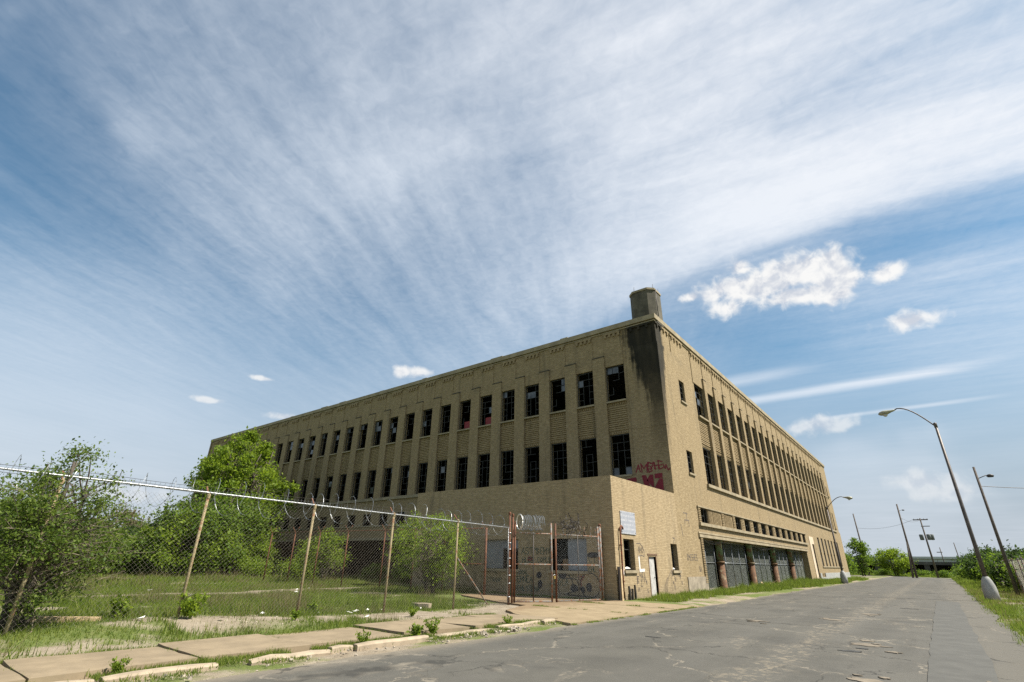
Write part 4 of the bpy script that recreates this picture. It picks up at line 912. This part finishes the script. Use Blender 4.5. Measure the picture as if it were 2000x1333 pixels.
# ------------------------------------------------------------------ street lamps and poles
def lamp(name, label, x, y, h, tx, tz, head_dir, rb=.42, leanx=.0):
    o = thing(name, label, 'street lamp', (x, y, 0), 'street lamps on concrete bases')
    MB().lathe([(rb, -.1), (rb*1.0, .55), (rb*.93, .8), (rb*.7, 1.08), (rb*.45, 1.24), (rb*.3, 1.28)], n=20).build('concrete_base', CONCG, o)
    MB().tube([(0, 0, 1.2), (leanx*.3, 0, h*.3), (leanx, 0, h)], [.115, .10, .07], 12).build('pole', POLE, o)
    pts = [(leanx, 0, h-.1)]
    for k in range(1, 11):
        t = k/10; pts.append((leanx+head_dir*tx*t, 0, h-.1+tz*math.sin(min(1, t*1.12)*math.pi/2)**1.0*(1 if t < .9 else 1-.6*(t-.9))))
    MB().tube(pts, .038, 8).build('arm', POLE, o); MB().lathe([(.09, -.16), (.09, .12), (.03, .16)], (leanx, 0, h), 10).build('pole_cap', POLE, o)
    e = Vector(pts[-1]); hd = MB(); prof = [(.03, -.08), (.07, 0), (.10, .18), (.17, .40), (.20, .62), (.15, .80), (.05, .90)]
    Mh = Matrix.Translation(e) @ Vector((head_dir, 0, -.22)).to_track_quat('Z', 'Y').to_matrix().to_4x4()
    hd.lathe(prof, n=14); hd.v = [tuple(Mh @ Vector((a, b, c))) for a, b, c in hd.v]
    for i, (a, b, c) in enumerate(hd.v): hd.v[i] = (a, b*.95, e.z+(c-e.z)*.8)
    q = hd.build('lamp_head', HEADM, o)
    l2 = MB().lathe([(.14, .0), (.12, -.08), (.05, -.13)], (e.x+head_dir*.52, 0, e.z-.22), 12); l2.build('lens', simple('lamp_lens', (.45, .45, .40), .1, 4., .25), q)
    return o
lamp('street_lamp', 'tall dark street lamp on white concrete base at the right verge', 13.92, 9.07, 9.95, 1.85, 1.45, -1, .33, .06)
lamp('street_lamp', 'far street lamp standing close against the sunlit factory wall', 3.45, 38.4, 7.9, 1.9, 1.25, 1, .33, -.1)
def pole(name, label, x, y, h, r=.14, lean=(0, 0), lampdir=None, group=None):
    o = thing(name, label, 'pole', (x, y, 0), group)
    MB().tube([(0, 0, -.3), (lean[0], lean[1], h)], [r, r*.6], 8).build('shaft', WOODP, o)
    if lampdir:
        z = h*.9
        MB().tube([(lean[0]*.9, 0, z), (lean[0]*.9+lampdir*.55, 0, z+.22)], .03, 6).build('bracket', DARKM, o)
        b = MB(); b.lathe([(.04, .08), (.11, .04), (.15, -.05), (.11, -.14)], (lean[0]*.9+lampdir*.75, 0, z+.2), 10, sx=1.5); b.build('lamp_head', DARKM, o)
    return o
pole('wooden_pole', 'timber pole with small lamp beside the right hand chain fence', 15.8, 19.7, 8.7, .12, (.05, 0), 1)
pole('wooden_pole', 'bare timber pole rising behind the slim tree past the factory end', -1.0, 117, 13.4, .2, (-.2, 0))
pB = pole('wooden_pole', 'timber pole with lamp and a raking brace by the road bend', 8.3, 93.4, 13.0, .2, (.1, 0), 1)
MB().tube([(-.55, -.4, 0), (.05, 0, 6.5)], [.17, .13], 8).build('brace', WOODP, pB)
pC = pole('utility_pole', 'utility pole with crossarm and three transformers near the viaduct', 11.3, 112, 11.6, .2, (-.1, 0))
MB().box(-1.4, 1.2, -.08, .08, 11.2, 11.4).build('crossarm', WOODP, pC); MB().box(-.3, 1.2, -.08, .08, 9.9, 10.05).build('crossarm', WOODP, pC)
for k, dx_ in enumerate((-.75, .5, 1.0)): MB().lathe([(.05, 0), (.36, .05), (.38, 1.05), (.30, 1.15), (.08, 1.2)], (dx_, -.25 if k % 2 else .2, 7.2), 12).build('transformer', simple('transformer_grey', (.14, .15, .145), .2, 3.), pC)
mb = MB(); [mb.lathe([(.04, 0), (.07, .06), (.04, .16)], (x_, 0, 11.4), 8) for x_ in (-1.2, -.5, .5, 1.1)]; mb.build('insulator', CONCG, pC)
pole('wooden_pole', 'thin distant pole showing above the viaduct left of the lamp', 17.2, 172, 8.8, .16, (-.2, 0))
pD = pole('utility_pole', 'small distant pole with short crossarm behind the viaduct', 13.4, 168, 7.4, .16, (0, 0)); MB().box(-1.0, .3, -.08, .08, 6.0, 6.2).build('crossarm', WOODP, pD)
def wire(name, label, a, b, sag, r=.02):
    a, b = Vector(a), Vector(b); pts = []
    for k in range(17): t = k/16; p = a.lerp(b, t)-a; pts.append((p.x, p.y, p.z-sag*4*t*(1-t)))
    o = thing(name, label, 'wire', tuple(a), 'overhead wires', MB().tube(pts, r, 4, False).mesh(name, DARKM)); return o
wire('overhead_wire', 'wire running from the right timber pole out past the frame edge', (15.86, 19.7, 7.3), (30, 24, 7.6), .5)
wire('overhead_wire', 'wire from the braced timber pole to the transformer pole', (8.4, 93.4, 10.5), (11.2, 112, 11.3), .6)
wire('overhead_wire', 'long wire from the transformer pole to the bare pole past the factory', (9.9, 112, 11.35), (-1.1, 117, 10.2), .8)

# right-hand chain fence
RF = thing('roadside_fence', 'grey chain link fence receding along the right verge under vines', 'fence', (16.5, 30, 0))
for y in np.arange(3, 66, 3.0):
    fence_post('post', 2.35, .045, RUSTG, False, RF, (.05*math.sin(y), y-30, 0))
MB().tube([(0, -27.1, 2.3), (0, 33.1, 2.3)], .03, 6).build('top_rail', GALV, RF)
mb = MB(); lattice(mb, lambda s, t: (.05, -27+s, t+.03), 60, 2.26, .13, .0022); mb.build('chain_link', WIRE, RF, kind='stuff')

# viaduct and far warehouse
VI = thing('viaduct', 'low dark concrete railway viaduct closing the view at the street end', 'viaduct', (20, 140, 0))
mb = MB(); mb.box(-80, 140, -.4, 9, 2.55, 3.25); mb.build('deck', simple('sooty_concrete', (.075, .072, .066), .3, .5), VI)
pm = MB().box(-.55, .55, -.2, 8, -.2, 2.55).mesh('pier', simple('dark_pier', (.06, .058, .052), .3, .8))
for k in range(30): link('pier', pm, VI, (-78+k*5.2, 0, 0))
MB().box(-80, 140, 6, 6.4, -.2, 2.55).build('back_wall', DARKM, VI)
mb = MB(); [mb.tube([(x_, -.3, 3.25), (x_, -.3, 3.9)], .05, 5) for x_ in range(-80, 140, 4)]; mb.tube([(-80, -.3, 3.88), (140, -.3, 3.88)], .05, 5); mb.build('railing', DARKM, VI)
WH = thing('warehouse', 'long pale grey warehouse roofline far beyond the viaduct', 'building', (40, 330, 0))
MB().box(-150, 120, 0, 40, 0, 6.6).build('wall', simple('pale_cladding', (.36, .37, .39), .1, .1), WH); MB().box(-151, 121, -1, 41, 6.6, 7.6).build('roof', simple('pale_roof', (.42, .43, .45), .08, .1), WH)
mb = MB(); [mb.box(x_, x_+6, -.05, .02, 2.5, 4.5) for x_ in range(-140, 110, 14)]; mb.build('window', DARKM, WH)

# ------------------------------------------------------------------ vegetation
def leaves(C, S, n, ls, seed, up=.5, drop=0.):
    """n leaves in gaussian clumps at centres C with spreads S; returns verts, faces"""
    r = np.random.default_rng(seed); k = r.integers(0, len(C), n)
    p = C[k]+r.normal(size=(n, 3))*S[k][:, None]*np.array([1, 1, .75]); p[:, 2] -= drop*r.random(n)
    t = r.normal(size=(n, 3)); t[:, 2] -= .35; t /= np.linalg.norm(t, axis=1)[:, None]
    nn = r.normal(size=(n, 3)); nn[:, 2] += up*2; nn -= t*(nn*t).sum(1)[:, None]; nn /= np.linalg.norm(nn, axis=1)[:, None]
    b = np.cross(nn, t); L = ls*(.55+.9*r.random(n))[:, None]
    V = np.stack([p-t*L*.5, p+b*L*.26+nn*L*.06, p+t*L*.5, p-b*L*.26+nn*L*.06], 1).reshape(-1, 3)
    F = np.arange(4*n).reshape(n, 4); return V, F
def tree_mesh(seed, h, rx, z_lo, stems, nclump, nleaf, ls, lm, clump=.6, wood=BARK, tr=.12, shape=1.0, bare=0, barelen=1.5, lean=(0, 0)):
    rd = random.Random(seed); mb = MB(); C = []; S = []; tw = MB(); tops = []
    for s in range(stems):
        a = 2*math.pi*s/stems+rd.uniform(-.4, .4); off = rx*.42 if stems > 1 else rd.uniform(0, .1)*rx
        top = Vector((math.cos(a)*off+lean[0], math.sin(a)*off+lean[1], h*rd.uniform(.78, .94))); base = Vector((math.cos(a)*.18*(stems > 1), math.sin(a)*.18*(stems > 1), -.1))
        pts = [base]
        for q in range(1, 8): t = q/7; pts.append(base.lerp(top, t)+Vector((rd.uniform(-1, 1), rd.uniform(-1, 1), 0))*rx*.05+Vector((0, 0, h*.04*math.sin(t*math.pi))))
        mb.tube(pts, [tr*(1-.85*q/7)+.012 for q in range(8)], 7); tops.append(pts)
    for c in range(nclump):
        while True:
            x, y, z = rd.uniform(-1, 1), rd.uniform(-1, 1), rd.uniform(-1, 1); q = x*x+y*y+z*z
            if q < 1 and q > .12: break
        zz = z_lo+(h-z_lo)*(z+1)/2; tap = 1-.5*max(0, z)**2*shape
        p = Vector((x*rx*tap*(1+.22*math.sin(3*math.atan2(y, x)+seed))+lean[0]*zz/h, y*rx*tap*(1+.2*math.cos(2*math.atan2(y, x)+seed))+lean[1]*zz/h, zz))
        C.append(p); S.append(clump*rd.uniform(.55, 1.25)*(1-.3*max(0, z)))
        st_ = rd.choice(tops); f_ = max(.08, min(.96, (zz-rx*.35*rd.uniform(.6, 1.4))/h)); i = f_*7; k0 = min(6, int(i)); o = st_[k0].lerp(st_[k0+1], i-k0)
        mid = o.lerp(p, .5)+Vector((0, 0, rd.uniform(-.05, .15)*rx)); mb.tube([o, mid, p], [tr*.22+.008, tr*.13+.006, .006], 4, False)
        for _ in range(2):
            e = p+Vector((rd.gauss(0, 1), rd.gauss(0, 1), rd.gauss(.2, .8)))*S[-1]*1.1; mb.tube([p, e], [.008, .004], 3, False)
    for _ in range(bare):
        st_ = rd.choice(tops); i = rd.uniform(1.0, 4.6); k0 = int(i); o = st_[k0].lerp(st_[k0+1], i-k0); d_ = Vector((rd.gauss(0, 1), rd.gauss(0, 1), rd.gauss(.3, .4))).normalized(); L = barelen*rd.uniform(.4, 1.2)
        b1 = o+d_*L*.5+Vector((0, 0, .05)); e = b1+(d_+Vector((rd.gauss(0, .25), rd.gauss(0, .25), rd.gauss(0, .2))))*L*.5
        tw.tube([o, b1, e], [.012, .008, .003], 3, False)
        for _ in range(3):
            q = b1.lerp(e, rd.random()); tw.tube([q, q+(d_+Vector((rd.gauss(0, .6), rd.gauss(0, .6), rd.gauss(0, .5))))*L*.28], [.005, .002], 3, False)
    V, F = leaves(np.array([tuple(c) for c in C]), np.array(S), nleaf, ls, seed)
    return mb.mesh('trunk', wood), npmesh('crown', V, F, lm), (tw.mesh('bare_twigs', TWIG) if bare else None)
def plant(name, label, cat, x, y, ms, group=None, rz=0., sc=1., z=None):
    o = thing(name, label, cat, (x, y, float(ghz(x, y)) if z is None else z), group, rz=rz)
    if sc != 1.: o.scale = (sc, sc, sc) if not hasattr(sc, '__len__') else sc
    link('trunk', ms[0], o); link('crown', ms[1], o)
    if ms[2]: link('bare_twigs', ms[2], o)
    return o
plant('tree', 'large bright green elm in front of the shaded factory wall', 'tree', -42.6, -7.6, tree_mesh(101, 13.9, 5.7, 1.0, 6, 190, 24000, .31, LEAF, .50, tr=.2, bare=70, barelen=2.2, shape=1.35))
mA = tree_mesh(110, 7.6, 3.6, .7, 3, 60, 12000, .28, LEAF2, .7); mB_ = tree_mesh(111, 5.2, 3.2, .3, 3, 50, 9000, .26, LEAF, .65); mC = tree_mesh(112, 5.0, 2.6, .3, 2, 40, 7000, .26, LEAFD, .6)
# thicket left of the big tree
TH = [('mid green tree half hidden behind the big elm on its street side', mA, -37.5, -11.4, 0, 1.0), ('leafy shrub tree next to the elm in the lawn thicket', mB_, -36.5, -13.2, 2., .95), ('yellow green bush at the sunny lawn edge of the thicket', mB_, -40, -15.6, 4., .68), ('dark low tree at the back of the thicket', mC, -47, -13.2, 1., .82),
      ('vine covered shrub over the old fence line', mC, -44, -16.0, 3., .76), ('rounded shrub between the vine fence and the near elm', mB_, -43, -18.4, 5., .8), ('spreading tree at the far left end of the lawn', mA, -48, -20, 2.5, .68), ('bushy tree behind the twiggy street tree', mA, -41, -22.5, 1.2, .8),
      ('dense shrub low on the left lawn border', mB_, -30, -24.8, .5, .72),
      ('dark leafy tree behind the elm trunk', mC, -44.5, -7.0, 2.2, 1.05), ('undergrowth tree right below the elm crown', mB_, -37.0, -7.2, 3.9, .62)]
for lb, ms, x, y, a, s in TH: plant('tree', lb, 'tree', x, y, ms, 'trees of the left thicket', a, s)
mF = tree_mesh(120, 8.5, 4.5, 1., 3, 40, 5000, .5, LEAFB, .9); mG = tree_mesh(121, 8.5, 5.5, .5, 3, 50, 6000, .55, LEAFD, 1.1)
plant('tree', 'pale budding tan tree beyond the lawn', 'tree', -94, -2.5, mF, 'distant trees on the left')
for lb, x, y, s in (('distant dark tree left of the factory end', -86, 2, .9), ('distant round tree between the tan tree and the factory', -97, 8, 1.0), ('distant tree behind the left lawn', -92, -14, .95), ('distant tree far out at the left edge', -80, -24, .8), ('second distant tree at the left edge, nearer the road', -70, -30, .8)):
    plant('tree', lb, 'tree', x, y, mG, 'distant trees on the left', x, s)
# near tree at left
ms = tree_mesh(131, 3.6, 1.32, .25, 3, 90, 17000, .07, LEAF3, .26, tr=.075, bare=170, barelen=1.15, lean=(.0, .05), shape=.6)
plant('tree', 'twiggy half bare tree growing through the street fence at the left edge', 'tree', -2.75, -28.95, ms)
ms2 = tree_mesh(132, 3.3, 1.35, .2, 3, 55, 9000, .10, LEAF2, .36, tr=.06, bare=40)
plant('tree', 'dark bushy sapling behind the twiggy street tree', 'tree', -6.6, -30.7, ms2)
# bushes behind the street fence
plant('bush', 'tall feathery bush just behind the street fence before the annex', 'bush', -8.9, -11.9, tree_mesh(141, 4.0, 2.25, .5, 7, 130, 10500, .105, LEAF, .26, tr=.04, bare=110, barelen=1.3, shape=.4))
plant('bush', 'airy young tree in front of the dark loading dock', 'bush', -21.6, -10.0, tree_mesh(142, 3.35, 1.75, .6, 2, 60, 4800, .14, LEAF, .26, tr=.05, bare=25, barelen=1.), None)
lb0 = tree_mesh(143, 1.7, 1.5, .1, 3, 26, 3600, .17, LEAF, .35, tr=.03)
for lb, x, y, s in (('low leafy shrub left of the airy young tree', -27.6, -8.2, .95), ('low shrub by the dock opening right of the young tree', -18.5, -5.0, .8), ('small shrub in the dock shade', -24.5, -3.5, .7), ('low shrub at the elm foot', -33, -9.2, .9)): plant('shrub', lb, 'shrub', x, y, lb0, 'low shrubs along the dock', x, s)
# right side vegetation
mR = tree_mesh(151, 2.9, 2.4, .0, 4, 50, 9500, .22, LEAFD, .5, tr=.05); mR2 = tree_mesh(152, 2.6, 2.3, .0, 4, 50, 9500, .20, LEAF2, .5, tr=.05)
RB = [('dark bush pressing on the roadside fence beside the timber pole', mR, 18.8, 14, .8), ('green bush behind the roadside fence at the right frame edge', mR2, 19.4, 8.5, .75), ('vine bush behind the roadside fence just past the lamp', mR, 18.8, 20, .85), ('bush behind the roadside fence in line with the lamp pole', mR2, 18.4, 27, 1.05), ('dark bush midway along the roadside fence', mR, 18.3, 35, 1.1), ('green bush far along the roadside fence', mR2, 18.0, 44, 1.2), ('last bush at the far end of the roadside fence', mR, 17.4, 55, 1.3), ('bush past the fence end near the road bend', mR2, 17, 72, 1.2), ('dark bush in the grass by the road bend', mR, 17.5, 90, 1.35)]
for lb, ms, x, y, s in RB: plant('bush', lb, 'bush', x, y, ms, 'bushes along the right fence', y, s)
plant('tree', 'slim pale green tree past the far end of the factory', 'tree', -1.0, 106, tree_mesh(161, 7.6, 1.7, .4, 2, 30, 3500, .36, LEAF2, .55))
plant('tree', 'broad bright tree in front of the viaduct', 'tree', 4.0, 120, tree_mesh(162, 5.8, 3.4, .5, 3, 36, 4500, .4, LEAF, .7))
plant('tree', 'small tree touching the factory end wall', 'tree', -4.0, 100, tree_mesh(163, 5.0, 2.2, .4, 3, 30, 3000, .4, LEAF2, .6))
mV = tree_mesh(164, 2.6, 2.6, .1, 4, 24, 2600, .34, LEAF2, .6)
for k, (x, y, lb) in enumerate(((-6, 126, 'shrub under the viaduct behind the slim tree'), (1.5, 123, 'shrub left of the broad tree by the viaduct'), (8.5, 124, 'shrub at the foot of the braced pole'), (12.5, 118, 'shrub at the foot of the transformer pole'), (19, 126, 'shrub in front of the viaduct right of the poles'), (25, 120, 'shrub at the right end of the visible viaduct'))):
    plant('shrub', lb, 'shrub', x, y, mV, 'shrubs in front of the viaduct', k*1.3, (.75, .75, .5))

# ------------------------------------------------------------------ grass and weeds
def blades(x, y, hgt, wd, seed, lean=.5):
    n = len(x); r = np.random.default_rng(seed); a = r.random(n)*2*np.pi; h = hgt*(.5+.9*r.random(n)); z = ghz(x, y)-.01
    ca, sa = np.cos(a), np.sin(a); ln = lean*(r.random(n)+.2)*h; b = r.random(n)*2*np.pi
    p0 = np.stack([x-ca*wd, y-sa*wd, z], 1); p1 = np.stack([x+ca*wd, y+sa*wd, z], 1); t = np.stack([x+np.cos(b)*ln, y+np.sin(b)*ln, z+h], 1)
    return np.stack([p0, p1, t], 1).reshape(-1, 3), np.arange(3*n).reshape(n, 3)
def field(name, n, box, hfun, wd, seed, prob, mt=GRASS):
    r = np.random.default_rng(seed); x = box[0]+(box[1]-box[0])*r.random(n); y = box[2]+(box[3]-box[2])*r.random(n)
    k = r.random(n) < prob(x, y); x, y = x[k], y[k]
    V, F = blades(x, y, hfun(x, y), wd, seed+1); me = npmesh(name, V, F, mt); o = link(name, me); o['kind'] = 'stuff'; return o
inl = lambda x, y: (np.clip((turf(x, y)-.22)*1.5, 0, 1))*(((x < -2.5) & (y < -.5) & ~((x > -14.6) & (y > -8.6)) & ~((x > -8) & (y > -13.3))) | ((x < .15) & (y < -17.2)) | ((x < -1.9) & (y < -13.6)))
clumpy = lambda x, y: .35+2.6*fbm(x*.9, y*.9, 61)**2*(.5+fbm(x*3, y*3, 62))
field('lawn_grass', 330000, (-20, .3, -33, -8), lambda x, y: .105*clumpy(x, y), .009, 201, inl)
field('lawn_grass', 170000, (-62, -20, -33, 0), lambda x, y: .16*clumpy(x, y), .022, 203, inl)
def bstrip(x, y):
    e = .4+2.4*fbm(y*.25, y*0, 71)+np.clip((y-2)/10, 0, 1)*.9
    return ((x > .25) & (x < np.minimum(e+.6, 3.3)))*np.clip(1.25-(x/(e+.2))*.6, 0, 1)
DRY = leafmat('dry_stalks', (.10, .085, .035), (.26, .22, .11), (.25, .2, .08))
patch = lambda x, y: np.clip((fbm(x*.5, y*.5, 65)-.5)*4, 0, 1)*inl(x, y)
field('dry_weeds', 90000, (-22, .3, -33, -8), lambda x, y: .30*clumpy(x, y), .006, 211, patch, DRY)
field('dry_weeds', 50000, (-55, -20, -30, -1), lambda x, y: .4*clumpy(x, y), .016, 213, patch, DRY)
tall = lambda x, y: np.clip((fbm(x*.7, y*.7, 67)-.56)*6, 0, 1)*inl(x, y)
field('tall_grass', 70000, (-26, -2.4, -33, -8), lambda x, y: .34+0*x, .009, 215, tall)
field('dry_weeds', 9000, (13.2, 18, -18, 30), lambda x, y: .3+0*x, .009, 217, lambda x, y: np.clip((fbm(x, y, 68)-.5)*5, 0, 1), DRY)
field('wall_foot_grass', 60000, (.2, 3.4, -7.3, 42), lambda x, y: .17*clumpy(x, y)*(1+.7*np.clip((y-1)/14, 0, 1)), .014, 205, bstrip)
field('wall_foot_grass', 16000, (.2, 3.4, 42, 74), lambda x, y: .16*clumpy(x, y), .025, 206, bstrip)
rv = lambda x, y: np.where(x < 14.4, np.clip(1.15-np.abs(x-13.75-.1*np.sin(y))*1.5, 0, 1), np.clip(fbm(x*.7, y*.7, 77)*2.6-1.0, 0, 1))*(fbm(x*.6, y*.3, 78) > .3)
field('verge_grass', 80000, (13.0, 18.5, -20, 30), lambda x, y: .12*clumpy(x, y), .012, 207, rv)
field('verge_grass', 40000, (12.8, 19, 30, 110), lambda x, y: .24*clumpy(x, y), .03, 208, lambda x, y: np.clip((x-13.2), 0, 1))
field('far_grass', 30000, (-20, 30, 104, 139), lambda x, y: .35*clumpy(x, y), .05, 209, lambda x, y: (y > 119-.0*x)*1.+((x > 14) & (y < 119))*1.)
# grass in the joints: along the kerb gap, slab joints and the driveway edge
r = np.random.default_rng(5); jx = []; jy = []
n = 16000; y = -31+13.2*r.random(n); x = 2.42+.16*r.normal(size=n)*(.5+fbm(y*1.2, y*0, 8)); k = fbm(y*.8, y*0, 81) > .42; jx.append(x[k]); jy.append(y[k])
n = 5000; y = -31+13.*r.random(n); x = 3.0+.10*r.normal(size=n); k = fbm(y*1.1, y*0, 84) > .52; jx.append(x[k]); jy.append(y[k])
for j in js[1:-1]: n = 420; x = .2+2.2*r.random(n); yy = j+.035*r.normal(size=n); k = fbm(x*2, x*0+j, 82) > .45; jx.append(x[k]); jy.append(yy[k])
n = 5000; y = -18.2+9.6*r.random(n); x = 3.62+.05*(y+18)/2+.05*r.normal(size=n); k = fbm(y*1.3, y*0, 83) > .4; jx.append(x[k]); jy.append(y[k])
n = 2500; x = -1.+4.6*r.random(n); y = -13.95+.06*r.normal(size=n); k = fbm(x*1.5, x*0, 85) > .5; jx.append(x[k]); jy.append(y[k])
n = 2500; x = -1.+4.6*r.random(n); y = -10.78+.05*r.normal(size=n); k = fbm(x*1.5, x*0, 86) > .55; jx.append(x[k]); jy.append(y[k])
n = 5000; y = -29.5+12*r.random(n); x = .2+.10*r.normal(size=n); jx.append(x); jy.append(y)
n = 2600; x = -7.5+7*r.random(n); y = -8.6-.25*r.random(n)**2; jx.append(x); jy.append(y)
jx = np.concatenate(jx); jy = np.concatenate(jy); V, F = blades(jx, jy, .075*np.ones(len(jx))*(.4+1.2*fbm(jx*3, jy*3, 91)), .008, 33); V[:, 2] = np.maximum(V[:, 2], -.02)
V[:, 2] += .03; o = link('joint_grass', npmesh('joint_grass', V, F, GRASS)); o['kind'] = 'stuff'
# individual weed clumps
def weed_mesh(seed, n, h, ls): 
    rd = np.random.default_rng(seed); C = []; mb = MB()
    for i in range(n):
        a = rd.random()*6.28; l = .15+.55*rd.random(); top = Vector((math.cos(a)*l*h, math.sin(a)*l*h, h*(.5+.6*rd.random()))); mb.tube([(0, 0, 0), (top.x*.4, top.y*.4, top.z*.6), top], [.007, .005, .003], 3, False)
        for k in range(4): C.append(tuple(Vector((0, 0, 0)).lerp(top, .3+.23*k)))
    V, F = leaves(np.array(C), np.full(len(C), h*.09), n*16, ls, seed); return mb.mesh('stems', LEAF2), npmesh('foliage', V, F, LEAF)
WM = [weed_mesh(1, 14, .42, .13), weed_mesh(2, 18, .55, .12)]
WD = [(2.5, -23.0, 0, .6, 'weed clump in the kerb gap beside a broken kerb stone'), (2.55, -24.4, 1, .42, 'weed tuft between slab and kerb nearest the camera'), (2.35, -22.3, 1, .55, 'weed tuft near the wide kerb gap'), (-1.9, -26.0, 1, .9, 'bushy weed at the foot of the second fence post'), (-3.0, -27.1, 0, .9, 'blue green weed left of the fence post foot'), (2.45, -19.6, 1, .4, 'single thin weed at the far slab joint'), (-1.5, -23.6, 0, .5, 'small weed on the bare verge'), (-.8, -20.2, 1, .45, 'small weed beside the far sidewalk slab'), (-2.9, -22.2, 0, .7, 'leafy weed inside the fence by its third post'), (2.3, -28.5, 1, .36, 'weed spike at the front edge of the nearest slab')]
for x, y, k, s, lb in WD:
    o = thing('weed', lb, 'weed', (x, y, max(.0, float(ghz(x, y)))), 'weeds along the sidewalk and fence', rz=x*3); o.scale = (s, s, s); link('stems', WM[k][0], o); link('foliage', WM[k][1], o)
# rubble along the kerb
r = np.random.default_rng(17); mb = MB()
for i in range(520):
    if i < 330 and i % 2: continue
    if i < 330: y = -30+12*r.random(); x = 3.15+.22*r.normal()
    elif i < 420: y = -22+2.2*r.random(); x = 2.95+.16*r.normal()
    else: y = -27+10*r.random(); x = -1.3+.5*r.normal()
    s = .008+.03*r.random()**3
    if 330 <= i < 420: s *= 1.7
    z = .02 if x > 0 else float(ghz(x, y)); Mx = Matrix.Translation((x, y, z)) @ Matrix.Rotation(r.random()*6, 4, 'Z') @ Matrix.Rotation(r.random(), 4, 'X'); mb.box(-s, s, -s*.7, s*.7, -s*.4, s*.5, M=Mx, top=.7)
mb.build('rubble', RUBBLE, kind='stuff')
mb = MB()
for i in range(260):
    y = -6.5+44*r.random(); x = .5+r.random()*1.6; s = .02+.06*r.random()**3; Mx = Matrix.Translation((x, y, .03)) @ Matrix.Rotation(r.random()*6, 4, 'Z'); mb.box(-s, s, -s*.7, s*.7, -s*.4, s*.6, M=Mx, top=.7)
mb.build('rubble', RUBBLE, kind='stuff')
# planks, litter
pk = thing('wooden_plank', 'long weathered timber lying on the verge by the twiggy tree', 'plank', (-3.2, -28.35, .3), rz=R(68)); MB().box(-.95, .95, -.09, .09, -.04, .06, M=Matrix.Rotation(.04, 4, 'Y')).build('board', WOOD, pk)
bw = thing('broken_boards', 'splintered yellow boards heaped at the foot of a loading bay column', 'boards', (.75, 15.2, 0))
for k, (a, t, l) in enumerate(((.3, .5, 1.1), (1.2, .35, .9), (-.4, .2, 1.2), (2.2, .45, .8))): MB().box(0, l, -.05, .05, -.015, .02, M=Matrix.Translation((0, .1*k, .06)) @ Matrix.Rotation(a, 4, 'Z') @ Matrix.Rotation(-t, 4, 'Y')).build('board', WOOD, bw)
cn = thing('concrete_lump', 'pale broken concrete slab lying in the grass behind the fence post', 'concrete', (-3.2, -17.6, .05)); MB().prism([(-.35, -.2), (.1, -.28), (.4, -.05), (.3, .2), (-.2, .25)], -.05, .10).build('slab', KERB, cn)
st_ = thing('door_step', 'rough concrete step lying before the peeling white door', 'step', (.35, -4.0, 0)); MB().prism([(-.33, -.55), (.35, -.5), (.4, .6), (-.33, .7)], -.05, .09).build('slab', KERB, st_)
for i in range(16):
    x, y = (-2.0+r.normal()*.5, -27+10*r.random()) if i < 10 else (-12-8*r.random(), -14-8*r.random())
    o = thing('litter_scrap', 'scrap of white litter lying on the ground near the fence', 'litter', (x, y, float(ghz(x, y))+.05), 'white litter scraps', rz=float(r.random()*6))
    s = .06+.06*r.random(); mb = MB(); mb.quad((-s, -s*.6, 0), (s*.9, -s*.5, .02), (s, s*.4, .05)); mb.quad((-s, -s*.6, 0), (s, s*.4, .05), (-s*.5, s*.7, .01)); o2 = mb.build('scrap', WHITE, o)
